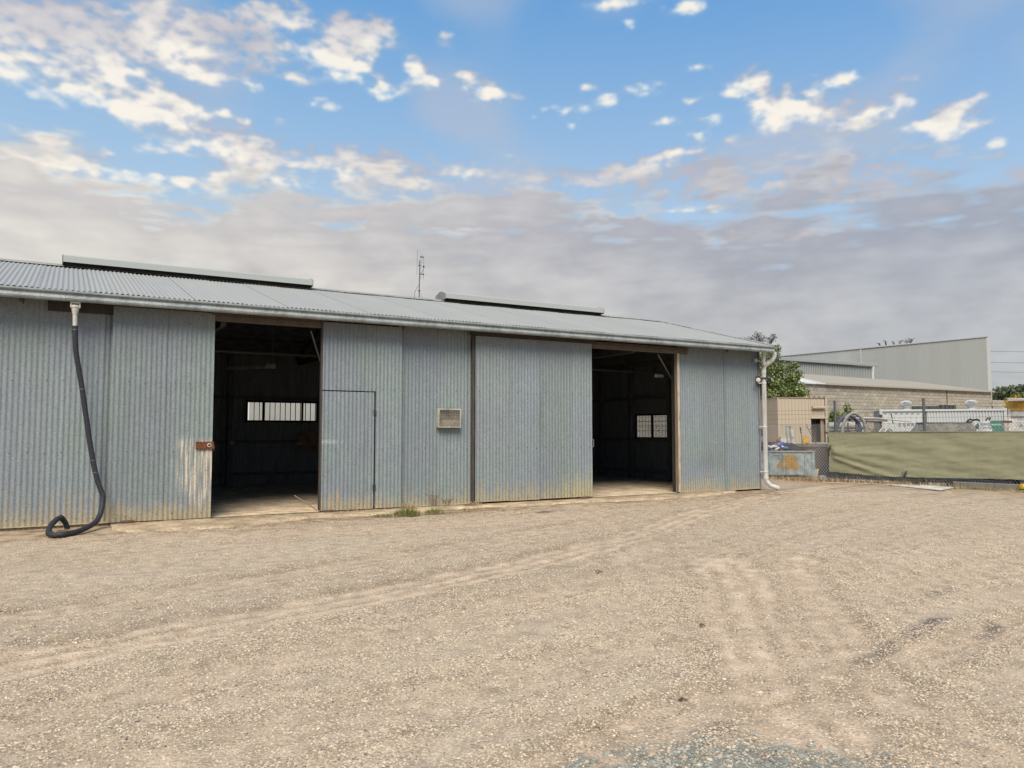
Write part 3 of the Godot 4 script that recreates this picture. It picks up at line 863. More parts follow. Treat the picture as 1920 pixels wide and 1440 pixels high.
	for q in [[UL, 4.37, 0.0, 3.66], [6.29, UR - 0.03, 0.0, 3.66], [4.37, 6.29, 0.0, 1.80], [4.37, 6.29, 2.30, 3.66]]:
		corr(b, q[0], q[1], q[2], q[3], 6, bx, inner_shade, 6)
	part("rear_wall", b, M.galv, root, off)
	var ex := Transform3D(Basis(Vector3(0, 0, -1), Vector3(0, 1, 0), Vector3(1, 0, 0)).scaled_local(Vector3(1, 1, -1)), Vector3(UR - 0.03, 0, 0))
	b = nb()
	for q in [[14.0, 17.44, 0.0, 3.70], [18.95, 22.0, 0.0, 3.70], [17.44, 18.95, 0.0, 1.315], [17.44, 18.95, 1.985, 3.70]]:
		corr(b, q[0], q[1], q[2], q[3], 6, ex, inner_shade, 6)
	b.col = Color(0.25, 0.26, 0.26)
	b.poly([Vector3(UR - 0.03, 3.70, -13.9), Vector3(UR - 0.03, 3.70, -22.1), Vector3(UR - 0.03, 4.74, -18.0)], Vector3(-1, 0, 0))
	part("shaded_end_skin", b, M.galv, root, off)  # added inner copy of the end wall, shade in its colour
	b = nb(Color(0.36, 0.385, 0.40))
	for q in [[14.0, 17.44, 0.0, 3.70], [18.95, 22.0, 0.0, 3.70], [17.44, 18.95, 0.0, 1.315], [17.44, 18.95, 1.985, 3.70]]:
		corr(b, q[0], q[1], q[2], q[3], 2, ex.translated(Vector3(0.03, 0, 0)), null, 8)
	b.poly([Vector3(UR, 3.70, -13.9), Vector3(UR, 3.70, -22.1), Vector3(UR, 4.78, -18.0)], Vector3(1, 0, 0))
	part("end_wall", b, M.galv, root, off)
	b = nb(Color(0.36, 0.385, 0.40))
	b.box(Vector3(UL, 1.85, -18), Vector3(0.03, 3.7, 8.0))
	b.poly([Vector3(UL, 3.70, -13.9), Vector3(UL, 3.70, -22.1), Vector3(UL, 4.80, -18.0)], Vector3(-1, 0, 0))
	part("far_end_wall", b, M.galv, root, off)
	# girts and posts inside
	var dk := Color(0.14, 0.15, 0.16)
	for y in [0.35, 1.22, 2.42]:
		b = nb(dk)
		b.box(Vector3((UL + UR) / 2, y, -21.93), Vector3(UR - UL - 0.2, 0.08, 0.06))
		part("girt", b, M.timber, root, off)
	for y in [0.30, 1.25, 2.50]:
		b = nb(dk)
		b.box(Vector3(UR - 0.10, y, -18.0), Vector3(0.06, 0.08, 7.7))
		part("girt", b, M.timber, root, off)
	for uu in [-4.0, -0.6, 2.4, 3.9, 6.7, 8.6, 11.6]:
		b = nb(dk)
		b.box(Vector3(uu, 1.78, -21.86), Vector3(0.12, 3.6, 0.12))
		part("post", b, M.timber, root, off)
	for w in [15.6, 17.30, 19.08, 20.6]:
		b = nb(dk)
		b.box(Vector3(UR - 0.13, 1.8, -w), Vector3(0.12, 3.6, 0.12))
		part("post", b, M.timber, root, off)
	# windows: rear strip of glass blades, side pair of panes
	b = nb(Color(0.03, 0.03, 0.03))
	for q in [[5.33, 2.32, 2.0, 0.05], [5.33, 1.78, 2.0, 0.05]]:
		b.box(Vector3(q[0], q[1], -21.97), Vector3(q[2], q[3], 0.08))
	for uu in [4.36, 4.80, 5.88, 6.30]:
		b.box(Vector3(uu, 2.05, -21.97), Vector3(0.045, 0.55, 0.08))
	var win := part("window", b, M.matte, root, off)
	for i in 13:
		var x0 := 4.42 + i * 0.1415
		b = nb()
		b.box(Vector3(x0 + 0.064, 2.05, -21.98), Vector3(0.118, 0.49, 0.006), Basis(Vector3(0, 1, 0), 0.10))
		part("pane", b, M.glass, win)
		b = nb(Color(0.04, 0.04, 0.045))
		b.box(Vector3(x0 + 0.1345, 2.05, -21.975), Vector3(0.016, 0.50, 0.03))
		part("bar", b, M.matte, win)
	b = nb(Color(0.03, 0.028, 0.028))
	for w in [17.43, 18.19, 18.96]:
		b.box(Vector3(UR - 0.03, 1.65, -w), Vector3(0.07, 0.74, 0.045))
	for y in [1.30, 2.00]:
		b.box(Vector3(UR - 0.03, y, -18.195), Vector3(0.07, 0.045, 1.57))
	var win2 := part("window", b, M.matte, root, off)
	for w in [17.81, 18.575]:
		b = nb()
		b.box(Vector3(UR - 0.02, 1.65, -w), Vector3(0.006, 0.66, 0.72))
		part("pane", b, M.glass, win2)
		b = nb(Color(0.25, 0.27, 0.28))
		for y in [1.52, 1.66, 1.80]:
			b.box(Vector3(UR + 0.02, y, -w), Vector3(0.012, 0.012, 0.72))
		for i in 5:
			b.box(Vector3(UR + 0.03, 1.65, -w - 0.28 + i * 0.14), Vector3(0.008, 0.66, 0.008))
		part("window_bars", b, M.metal, win2)
	# braces at the door heads
	for q in [[Vector3(3.98, 3.38, -14.35), Vector3(4.20, 2.72, -14.35)], [Vector3(12.42, 3.36, -14.35), Vector3(12.98, 2.62, -14.35)]]:
		b = nb(Color(0.26, 0.23, 0.20))
		b.tube([q[0], q[1]], 0.022, 6)
		part("brace", b, M.metal, root, off)
	b = nb(Color(0.40, 0.40, 0.38))
	b.box(Vector3(12.66, 2.86, -14.6), Vector3(0.26, 0.07, 0.05), Basis(), 0.006)
	part("bracket", b, M.paint, root, off)
	# the white downpipe
	b = nb(Color(0.70, 0.70, 0.68))
	var px := 15.56
	var pz := -13.90
	b.tube([Vector3(15.70, 3.52, -13.66), Vector3(15.72, 3.42, -13.68), Vector3(15.70, 3.34, -13.72), Vector3(15.64, 3.26, -13.80), Vector3(15.58, 3.20, -13.87), Vector3(px, 3.10, pz), Vector3(px, 2.0, pz), Vector3(px + 0.01, 1.0, pz), Vector3(px + 0.01, 0.32, pz), Vector3(px + 0.03, 0.22, pz), Vector3(px + 0.10, 0.12, pz + 0.06), Vector3(px + 0.26, 0.055, pz + 0.18)], 0.058, 14)
	b.tube([Vector3(px, 3.06, pz), Vector3(px, 2.98, pz)], 0.066, 14)
	b.tube([Vector3(15.645, 3.285, -13.785), Vector3(15.60, 3.235, -13.84)], 0.066, 14)
	b.tube([Vector3(px + 0.01, 0.36, pz), Vector3(px + 0.01, 0.28, pz)], 0.066, 14)
	b.tube([Vector3(15.42, 3.52, -13.75), Vector3(15.44, 3.36, -13.78), Vector3(15.50, 3.24, -13.85), Vector3(px, 3.14, pz)], 0.05, 12)
	var dpipe := part("downpipe", b, M.gloss, root, off)
	for y in [2.72, 1.60, 0.46]:
		b = nb(Color(0.72, 0.72, 0.70))
		b.tube([Vector3(px, y, pz), Vector3(px, y + 0.03, pz)], 0.067, 14)
		b.box(Vector3(px - 0.10, y + 0.015, pz - 0.03), Vector3(0.14, 0.028, 0.02))
		part("pipe_bracket", b, M.gloss, dpipe)

func sliding_door(root: Node, off: Vector3, style: String, u0: float, u1: float, pieces: Array, extra: Callable, rows: int) -> void:
	var z := -13.93 if style != "wicket" else -13.95
	var b := nb(Color(0.07, 0.06, 0.055))
	var y0: float = pieces[0][2]
	var y1: float = pieces[pieces.size() - 1][3]
	for y in [y0 + 0.09, (y0 + y1) / 2, y1 - 0.08]:
		b.box(Vector3((u0 + u1) / 2, y, z - 0.04), Vector3(u1 - u0 - 0.02, 0.09, 0.045))
	for u in [u0 + 0.04, u1 - 0.04]:
		b.box(Vector3(u, (y0 + y1) / 2, z - 0.042), Vector3(0.07, y1 - y0 - 0.02, 0.045))
	b.box(Vector3((u0 + u1) / 2, (y0 + y1) / 2, z - 0.068), Vector3(u1 - u0 - 0.03, y1 - y0 - 0.05, 0.004))
	var d := part("sliding_door", b, M.timber, root, off)
	var bow := func(x: float, y: float) -> float: return 0.006 * n_wall.get_noise_2d(x * 1.1, y * 1.4) + 0.010 * n_wall.get_noise_2d(x * 4.0, y * 3.0) * smoothstep(0.5, 0.0, y)
	for q in pieces:
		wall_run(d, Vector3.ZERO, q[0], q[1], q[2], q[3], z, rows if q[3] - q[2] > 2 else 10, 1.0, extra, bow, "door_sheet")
	# hangers
	for u in [u0 + 0.25, u1 - 0.25]:
		b = nb(Color(0.11, 0.08, 0.065))
		b.box(Vector3(u, y1 + 0.02, z - 0.03), Vector3(0.07, 0.12, 0.02))
		part("hanger", b, M.metal, d)
	if style == "sheets":
		b = nb(Color(0.205, 0.085, 0.045))
		b.box(Vector3(2.09, 1.262, z + 0.022), Vector3(0.29, 0.128, 0.012), Basis(), 0.003)
		b.col = Color(0.12, 0.055, 0.035)
		for x in [1.965, 2.02, 2.08, 2.15, 2.215]:
			for y in [1.21, 1.315]:
				b.lathe(Vector3(x, y, z + 0.028), [Vector2(0.009, 0), Vector2(0.007, 0.006), Vector2(0, 0.007)], 8, Basis(Vector3(1, 0, 0), PI / 2))
		var plate := part("lock_plate", b, M.matte, d)
		plate.set_meta("label", "rusty brown lock plate with studs and a pale round keyhole")
		b = nb(Color(0.55, 0.52, 0.48))
		b.lathe(Vector3(2.16, 1.265, z + 0.029), [Vector2(0.036, 0), Vector2(0.034, 0.010), Vector2(0.022, 0.012), Vector2(0.020, 0.004)], 16, Basis(Vector3(1, 0, 0), PI / 2))
		part("keyhole_ring", b, M.paint, plate)
		b = nb(Color(0.12, 0.09, 0.07))
		b.tube([Vector3(2.225, 1.30, z + 0.03), Vector3(2.245, 1.24, z + 0.02), Vector3(2.23, 1.17, z + 0.02)], 0.010, 6)
		part("latch_hook", b, M.metal, plate)
	elif style == "wicket":
		# the small door cut into it: hinges and the battered edge
		for y in [0.45, 1.85]:
			b = nb(Color(0.12, 0.10, 0.09))
			b.box(Vector3(5.10, y, z + 0.014), Vector3(0.05, 0.10, 0.012))
			part("hinge", b, M.metal, d)
		b = nb(Color(0.10, 0.09, 0.085))
		b.box(Vector3(4.078, 1.78, z - 0.02), Vector3(0.028, 3.42, 0.06))
		part("edge_and_gap_strip", b, M.timber, d)
	else:
		b = nb(Color(0.55, 0.55, 0.52))
		b.tube([Vector3(10.15, 1.32, z - 0.03), Vector3(10.20, 1.32, z - 0.03), Vector3(10.20, 1.16, z - 0.03), Vector3(10.15, 1.16, z - 0.03)], 0.007, 6)
		part("door_handle", b, M.metal, d)
		b = nb(Color(0.10, 0.085, 0.08))
		b.box(Vector3(7.19, 1.75, z - 0.03), Vector3(0.05, 3.38, 0.05))  # dark strip painted in for the shaded gap beside the door
		part("edge_and_gap_strip", b, M.timber, d)

func make_slab() -> void:
	# floor inside, and the ragged apron in front of the doors
	var conc := func(q: Vector3) -> Color:
		var m := n_wall.get_noise_2d(q.x * 0.8, q.z * 0.8)
		var f := n_wall.get_noise_2d(q.x * 5, q.z * 5)
		var col := Color(0.76, 0.61, 0.43)
		col = col.lerp(Color(0.64, 0.50, 0.35), clampf(m * 0.9 + f * 0.5, 0, 0.7))
		return col.lerp(Color(0.70, 0.61, 0.48), smoothstep(14.0, 17.0, -q.z) * 0.5)
	var b := nb()
	b.grid(60, 24, func(i: int, j: int): return Vector3(lerpf(UL, UR - 0.02, i / 60.0), 0.045 + 0.002 * n_wall.get_noise_2d(i * 0.3, j * 0.3), lerpf(-13.98, -22.0, j / 24.0)), conc)
	struct("floor", b, M.concrete)
	var edge := [Vector2(0.7, 13.3), Vector2(0.9, 12.72), Vector2(1.5, 12.60), Vector2(2.2, 12.70), Vector2(3.0, 12.98), Vector2(3.9, 13.36), Vector2(4.7, 13.22), Vector2(5.6, 13.40), Vector2(6.6, 13.55), Vector2(7.3, 13.50), Vector2(8.3, 13.30), Vector2(9.6, 13.42), Vector2(10.8, 13.16), Vector2(12.4, 13.22), Vector2(13.6, 13.46), Vector2(14.5, 13.85)]
	var cv := Curve2D.new()
	for q in edge: cv.add_point(q)
	var cl := cv.get_baked_length()
	b = nb()
	var nx := 220
	b.grid(nx, 10, func(i: int, j: int):
		var q := cv.sample_baked(cl * i / nx)
		var w0 := q.y + 0.10 * n_wall.get_noise_2d(q.x * 2.5, 5) + 0.04 * n_wall.get_noise_2d(q.x * 11, 8)
		var t := j / 10.0
		var w := lerpf(w0, 14.05, t)
		return Vector3(q.x, (0.036 if t > 0.0 else -0.03) + 0.004 * n_wall.get_noise_2d(q.x * 2, w * 2), -w),
		func(q):
			var m := n_wall.get_noise_2d(q.x * 1.1 + 3, q.z * 2.0)
			var f := n_wall.get_noise_2d(q.x * 7, q.z * 9)
			var col := Color(0.56, 0.44, 0.295)
			col = col.lerp(Color(0.42, 0.30, 0.185), clampf(m * 0.8 + f * 0.45, 0, 0.7))
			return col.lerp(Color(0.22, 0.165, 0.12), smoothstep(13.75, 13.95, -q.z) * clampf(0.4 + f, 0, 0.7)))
	struct("apron", b, M.concrete)
# ---------------------------------------------------------------- things on and about the shed
func make_fixtures() -> void:
	# the black hose hanging from the gutter
	var t := thing("drain_hose", "long black flexible hose hanging from a white gutter outlet", "hose", Vector3(0.1, 0, -13.5))
	var off := -t.position
	var b := nb(Color(0.66, 0.65, 0.60))
	b.box(Vector3(0.12, 3.485, -13.66), Vector3(0.13, 0.035, 0.10), Basis(), 0.006)
	for sx in [-0.06, 0.06]:
		b.box(Vector3(0.12 + sx, 3.455, -13.64), Vector3(0.018, 0.10, 0.05), Basis(), 0.004)
	b.lathe(Vector3(0.12, 3.30, -13.66), [Vector2(0.036, 0), Vector2(0.040, 0.02), Vector2(0.052, 0.07), Vector2(0.056, 0.10), Vector2(0.066, 0.11), Vector2(0.066, 0.145), Vector2(0.05, 0.15)], 16)
	b.tube([Vector3(0.12, 3.32, -13.66), Vector3(0.125, 3.12, -13.67)], 0.034, 12)
	part("outlet_funnel", b, M.gloss, t, off)
	var cv := Curve3D.new()
	var pts := [Vector3(0.125, 3.13, -13.67), Vector3(0.15, 2.73, -13.70), Vector3(0.24, 2.23, -13.74), Vector3(0.33, 1.65, -13.76), Vector3(0.41, 1.16, -13.77), Vector3(0.50, 0.74, -13.76), Vector3(0.585, 0.50, -13.74), Vector3(0.57, 0.30, -13.68), Vector3(0.50, 0.13, -13.50), Vector3(0.28, 0.055, -13.02), Vector3(0.05, 0.05, -12.68), Vector3(-0.12, 0.06, -12.80), Vector3(-0.08, 0.16, -13.20), Vector3(0.03, 0.22, -13.44), Vector3(0.09, 0.12, -13.52), Vector3(0.12, 0.03, -13.54)]
	for i in pts.size():
		var tan: Vector3 = (pts[mini(i + 1, pts.size() - 1)] - pts[maxi(i - 1, 0)]) / 6.0
		if i == 6: tan *= 0.3
		cv.add_point(pts[i], -tan, tan)
	var path := []
	var rad := []
	var n := 300
	for i in n + 1:
		path.append(cv.sample_baked(cv.get_baked_length() * i / n))
		rad.append(0.038 + (0.0024 if i % 2 == 0 else -0.0016))
	b = nb(Color(0.040, 0.046, 0.055))
	b.tube(path, rad, 12)
	part("hose", b, M.rubber, t, off)
	for y in [3.08, 2.16, 1.02, 0.82]:
		b = nb(Color(0.24, 0.25, 0.26))
		var q := cv.sample_baked(cv.get_closest_offset(Vector3(0.3, y, -13.74)))
		b.lathe(q - Vector3(0, 0.006, 0), [Vector2(0.043, 0), Vector2(0.044, 0.003), Vector2(0.043, 0.012)], 14)
		part("hose_clip", b, M.metal, t, off)
	# vent box
	t = thing("wall_vent", "pale metal vent box with a wire grille on the grey wall", "vent", Vector3(6.65, 1.57, -14.0))
	b = nb(Color(0.50, 0.485, 0.41))
	for q in [[0.0, 0.365, 0.50, 0.026], [0.0, 0.013, 0.50, 0.026]]:
		b.box(Vector3(q[0], q[1], 0.05), Vector3(q[2], q[3], 0.10), Basis(), 0.003)
	for x in [-0.237, 0.237]:
		b.box(Vector3(x, 0.19, 0.05), Vector3(0.026, 0.33, 0.10), Basis(), 0.003)
	part("frame", b, M.paint, t)
	b = nb(Color(0.28, 0.25, 0.20))
	b.box(Vector3(0, 0.19, 0.03), Vector3(0.45, 0.33, 0.01))
	b.col = Color(0.46, 0.40, 0.31)
	b.poly([Vector3(-0.224, 0.03, 0.085), Vector3(0.224, 0.03, 0.085), Vector3(0.224, 0.15, 0.036), Vector3(-0.224, 0.15, 0.036)], Vector3(0, 1, 1))
	part("filter_pad", b, M.matte, t)
	b = nb(Color(0.47, 0.445, 0.37))
	for i in 12:
		b.box(Vector3(-0.20 + i * 0.0364, 0.19, 0.094), Vector3(0.006, 0.33, 0.004))
	for i in 9:
		b.box(Vector3(0, 0.045 + i * 0.036, 0.091), Vector3(0.45, 0.007, 0.004))
	part("grille", b, M.metal, t)
	# camera and floodlight at the corner
	t = thing("security_camera", "small white security camera bracketed under the eave corner", "camera", Vector3(15.30, 3.28, -13.98))
	b = nb(Color(0.62, 0.60, 0.53))
	b.box(Vector3(0.02, 0.03, 0.04), Vector3(0.10, 0.09, 0.08), Basis(), 0.008)
	b.tube([Vector3(0.05, 0.03, 0.06), Vector3(0.14, 0.0, 0.12)], 0.014, 8)
	part("mount", b, M.gloss, t)
	b = nb(Color(0.70, 0.68, 0.60))
	b.box(Vector3(0.17, -0.03, 0.16), Vector3(0.10, 0.12, 0.09), Basis(Vector3(0, 0, 1), 0.45), 0.010)
	part("camera_head", b, M.gloss, t)
	t = thing("floodlight", "black twin spotlight with two round white lamps beside the downpipe", "floodlight", Vector3(15.42, 2.83, -13.98))
	b = nb(Color(0.035, 0.035, 0.04))
	b.box(Vector3(0, 0, 0.03), Vector3(0.13, 0.15, 0.06), Basis(), 0.01)
	b.tube([Vector3(-0.02, 0.04, 0.06), Vector3(-0.12, 0.02, 0.12)], 0.02, 8)
	b.tube([Vector3(0.02, 0.04, 0.06), Vector3(0.14, 0.03, 0.17), Vector3(0.25, 0.0, 0.19)], 0.02, 8)
	part("housing", b, M.gloss, t)
	for q in [[Vector3(-0.17, -0.03, 0.17), Vector3(-0.45, -0.15, 0.88)], [Vector3(0.26, -0.01, 0.20), Vector3(0.72, -0.1, 0.68)]]:
		var d: Vector3 = q[1].normalized()
		var bs := Basis(d.cross(Vector3.UP).normalized(), d, d.cross(Vector3.UP).normalized().cross(d))
		b = nb(Color(0.05, 0.05, 0.055))
		b.lathe(q[0], [Vector2(0.0, -0.09), Vector2(0.035, -0.085), Vector2(0.045, -0.04), Vector2(0.068, -0.005), Vector2(0.070, 0.012), Vector2(0.06, 0.014)], 16, bs)
		var lamp := part("lamp", b, M.gloss, t)
		b = nb(Color(0.72, 0.72, 0.68))
		b.lathe(q[0], [Vector2(0.062, 0.010), Vector2(0.05, 0.022), Vector2(0.03, 0.030), Vector2(0.0, 0.033)], 16, bs)
		part("lens", b, M.gloss, lamp)
	# mast on the ridge
	t = thing("antenna_mast", "thin grey antenna mast with small aerials on the roof ridge", "antenna", Vector3(7.73, 4.86, -18.0))
	b = nb(Color(0.17, 0.17, 0.165))
	b.tube([Vector3(0, -0.05, 0), Vector3(0.01, 0.98, 0)], 0.013, 8)
	b.box(Vector3(0, 0.20, 0), Vector3(0.05, 0.02, 0.05))
	part("pole", b, M.metal, t)
	b = nb(Color(0.10, 0.10, 0.10))
	b.box(Vector3(0.01, 0.85, 0), Vector3(0.075, 0.016, 0.02))
	b.box(Vector3(0.06, 0.635, 0), Vector3(0.11, 0.018, 0.02))
	b.box(Vector3(0.07, 1.075, 0), Vector3(0.10, 0.022, 0.02))
	b.box(Vector3(0.118, 0.63, 0), Vector3(0.025, 0.03, 0.02))
	b.lathe(Vector3(0.12, 0.83, 0), [Vector2(0, -0.02), Vector2(0.02, -0.018), Vector2(0.026, 0.005), Vector2(0.015, 0.022), Vector2(0, 0.024)], 10)
	b.tube([Vector3(0.12, 0.83, 0), Vector3(0.105, 0.74, 0), Vector3(0.05, 0.65, 0)], 0.006, 5)
	part("bracket", b, M.metal, t)
	for q in [[-0.055, 0.60, 1.24], [0.05, 0.50, 1.16], [0.12, 0.50, 1.13]]:
		b = nb(Color(0.22, 0.22, 0.22))
		b.tube([Vector3(q[0] - 0.01, q[1], 0), Vector3(q[0], q[2], 0)], 0.0045, 5)
		part("aerial", b, M.metal, t)
	b = nb(Color(0.14, 0.14, 0.14))
	b.tube([Vector3(0, 0.36, 0), Vector3(-0.07, 0.25, 0), Vector3(-0.13, 0.14, 0.02), Vector3(-0.15, 0.0, 0.05)], 0.006, 5)
	b.tube([Vector3(0.02, 0.16, 0), Vector3(0.09, 0.0, 0.02)], 0.003, 4)
	part("cable", b, M.rubber, t)
	# inside the left door
	t = thing("batten_light", "unlit white fluorescent batten hanging on a cord inside the left doorway", "light fitting", Vector3(4.15, 2.98, -18.0), 0.62)
	b = nb(Color(0.42, 0.42, 0.40))
	b.box(Vector3(-0.10, 0, 0.0), Vector3(0.20, 0.10, 0.11), Basis(), 0.004)
	part("end_cap", b, M.paint, t)
	b = nb(Color(0.30, 0.31, 0.31))
	b.box(Vector3(-0.10, -0.01, -0.65), Vector3(0.13, 0.06, 1.2), Basis(), 0.004)
	part("tube_tray", b, M.paint, t)
	b = nb(Color(0.25, 0.25, 0.24))
	b.tube([Vector3(-0.14, 0.05, 0.1), Vector3(-0.18, 0.9, 0.1)], 0.006, 5)
	part("cord", b, M.rubber, t)
	b = nb(Color(0.27, 0.19, 0.13))
	b.box(Vector3(0, 0.25, 0), Vector3(0.52, 0.50, 0.04), Basis(), 0.004)
	for i in 5:
		b.box(Vector3(-0.2 + i * 0.1, 0.25, 0.022), Vector3(0.012, 0.48, 0.006))
	single("corrugated_carton", b, M.matte, "flattened brown carton fixed on the rear wall below the strip window", "carton", Vector3(6.02, 0.98, -21.80))
	var k := 0
	for q in [[3.96, 1.14, 0.14, 0.10, "small grey switch box on the rear post at the left of the doorway"], [5.76, 1.10, 0.13, 0.10, "small grey switch box under the middle of the strip window"]]:
		b = nb(Color(0.36, 0.37, 0.36))
		b.box(Vector3(0, 0.05, 0), Vector3(q[2], q[3], 0.06), Basis(), 0.006)
		b.box(Vector3(0, 0.05, 0.035), Vector3(0.03, 0.04, 0.02), Basis(), 0.003)
		single("switch_box", b, M.gloss, q[4], "switch", Vector3(q[0], q[1], -21.77))
		k += 1
	b = nb(Color(0.34, 0.29, 0.22))
	b.tube([Vector3(0, 0.02, 0), Vector3(-0.18, 0.15, -0.02), Vector3(-0.40, 0.30, -0.05)], [0.012, 0.011, 0.009], 6)
	single("leaning_stick", b, M.timber, "pale thin stick leaning at the foot of the left doorway", "stick", Vector3(4.08, 0.04, -14.15))
	# blocks under the door corners
	for q in [[0.95, 0.16, "brown timber chock under the left sliding door"], [4.22, 0.14, "brown timber chock under the corner of the door with the wicket"], [9.92, 0.20, "brown timber chock under the right end of the wide closed door"]]:
		b = nb(Color(0.16, 0.105, 0.075))
		b.box(Vector3(0, 0.02, 0), Vector3(q[1] * 1.2, 0.045, 0.09), Basis(Vector3(0, 1, 0), 0.15), 0.008)
		single("door_chock", b, M.timber, q[2], "chock", Vector3(q[0], 0.035, -13.88), 0.0, "door chocks")

# ---------------------------------------------------------------- grass, weeds and trees
func blades(b: MB, r: RandomNumberGenerator, count: int, spread: Vector2, hmin: float, hmax: float, cols: Array, lean := 0.5, wide := 0.005) -> void:
	for i in count:
		var a := r.randf() * TAU
		var d := sqrt(r.randf())
		var at := Vector3(cos(a) * d * spread.x, -0.01, sin(a) * d * spread.y)
		var h := r.randf_range(hmin, hmax) * (1.0 - 0.5 * d)
		var dir := Vector3(cos(a), 0, sin(a)).rotated(Vector3.UP, r.randf_range(-1, 1)) * lean * r.randf_range(0.2, 1.2)
		var side := Vector3(dir.z, 0, -dir.x).normalized() * wide
		if side == Vector3.ZERO: side = Vector3(wide, 0, 0)
		b.col = jit(cols[r.randi() % cols.size()], 0.2)
		var p1 := at + Vector3(dir.x * 0.35, 0.55, dir.z * 0.35) * h
		var p2 := at + Vector3(dir.x, 1.0 - lean * 0.25, dir.z) * h
		b.poly([at - side, at + side, p1 + side * 0.7, p1 - side * 0.7])
		b.poly([p1 - side * 0.7, p1 + side * 0.7, p2])

const GREEN := [Color(0.20, 0.23, 0.065), Color(0.26, 0.28, 0.10), Color(0.15, 0.18, 0.05), Color(0.36, 0.32, 0.15)]
const DRY := [Color(0.36, 0.25, 0.13), Color(0.42, 0.31, 0.18), Color(0.28, 0.17, 0.085), Color(0.46, 0.36, 0.22)]

func make_weeds() -> void:
	var r := RandomNumberGenerator.new(); r.seed = 51
	var b: MB
	for q in [[5.32, 12.85, 0.24, 0.13, 0.10, 0.30, 420, "larger green grass tuft on the edge of the slab", 1.0], [5.88, 12.90, 0.20, 0.10, 0.06, 0.22, 260, "smaller green grass tuft right of the larger one on the slab", 1.0], [4.86, 12.85, 0.22, 0.08, 0.04, 0.13, 170, "low sparse green grass left of the larger tuft", 0.9], [6.55, 13.05, 0.12, 0.06, 0.03, 0.10, 70, "tiny green sprig on the slab right of the two tufts", 0.9]]:
		b = nb()
		blades(b, r, q[6], Vector2(q[2], q[3]), q[4], q[5] * 0.85, GREEN, 0.7, 0.005)
		single("grass_tuft", b, M.leaf, q[7], "grass", Vector3(q[0], 0.03, -q[1]), 0.0, "green grass tufts at the shed")
	for q in [[5.74, 13.78, 0.16, 0.07, 0.06, 0.24, 150, "dry straw tuft at the foot of the wall beside the wicket door"], [7.08, 13.75, 0.20, 0.06, 0.05, 0.16, 190, "dry straw tuft at the dark gap before the wide closed door"], [4.62, 13.80, 0.35, 0.05, 0.03, 0.10, 150, "flattened dry straw along the foot of the wicket door"], [5.25, 13.80, 0.30, 0.04, 0.03, 0.08, 90, "thin dry straw near the right foot of the wicket door"], [0.05, 13.35, 0.18, 0.08, 0.02, 0.07, 110, "pale dried weed inside the loop of black hose"]]:
		b = nb()
		blades(b, r, q[6], Vector2(q[2], q[3]), q[4], q[5], DRY, 0.9, 0.005)
		single("dry_tuft", b, M.straw, q[7], "dry grass", Vector3(q[0], 0.03, -q[1]), 0.0, "dry tufts along the wall")
	for q in [[6.32, 0.32, "taller dead brown weed stalk against the wall below the vent"], [6.62, 0.18, "shorter dead weed stalk against the wall right of the taller one"]]:
		b = nb(Color(0.17, 0.11, 0.075))
		for s in 7:
			var a := r.randf_range(-0.5, 0.5)
			b.tube([Vector3(a * 0.1, 0, 0), Vector3(a * 0.12, q[1] * 0.5, 0.01), Vector3(a * 0.35, q[1] * r.randf_range(0.75, 1.0), 0.02)], 0.004, 4)
			for m in 3:
				b.tube([Vector3(a * 0.2, q[1] * (0.4 + 0.12 * m), 0.012), Vector3(a * 0.2 + r.randf_range(-0.06, 0.06), q[1] * (0.5 + 0.12 * m), 0.02)], 0.003, 4)
		single("dead_weed", b, M.straw, q[2], "weed", Vector3(q[0], 0.02, -13.93), 0.0, "dead weeds against the wall")
	# twigs lying in the yard
	for q in [[4.97, 6.72, 0.06, 0.3, "brown twig with leaves lying on the bare wheel track"], [4.35, 4.55, 0.035, 1.1, "dark twig lying in the gravel near the middle foreground"], [7.75, 12.15, 0.2, 0.1, "reddish sticks lying beside the damp patch near the slab"], [3.05, 3.35, 0.018, 2.0, "dark sliver of bark in the near gravel"]]:
		b = nb(Color(0.26, 0.18, 0.12))
		for s in 3:
			var a := r.randf_range(-0.6, 0.6)
			b.tube([Vector3(-q[2] + s * 0.02, 0.012, a * 0.06), Vector3(0, 0.02 + 0.006 * s, 0.02 * a), Vector3(q[2] * r.randf_range(0.5, 1.0), 0.012, a * q[2])], 0.005, 5)
		single("twig", b, M.timber, q[4], "twig", Vector3(q[0], height(q[0], -q[1]), -q[1]), q[3], "twigs in the yard")
	# along the fence
	b = nb()
	for i in 240:
		var s := r.randf_range(-2.2, 3.3)
		var f := fence_at(s)
		var b2 := nb()
		blades(b2, r, 9, Vector2(0.16, 0.10), 0.04, 0.26, DRY, 0.8, 0.008)
		append(b, b2, f + Vector3(-0.12 - absf(r.randfn(0, 0.22)) if i % 4 > 0 else r.randf_range(0.1, 0.7), 0.0, 0.05))
	var o := single("dry_grass", b, M.straw, "dry brown grass and litter along the foot of the fence", "dry grass")
	o.set_meta("kind", "stuff")
	b = nb()
	for i in 330:
		var s := r.randf_range(3.3, 8.5)
		if r.randf() < 0.1: s = r.randf_range(2.0, 3.4)
		var b2 := nb()
		blades(b2, r, 9, Vector2(0.14, 0.10), 0.03, 0.17, GREEN + DRY.slice(0, 2), 0.7, 0.006)
		append(b, b2, fence_at(s) + Vector3(-0.38 - absf(r.randfn(0, 0.22)), 0.0, 0.05))
	o = single("green_grass", b, M.leaf, "green grass growing in front of the grey sleeper", "grass")
	o.set_meta("kind", "stuff")

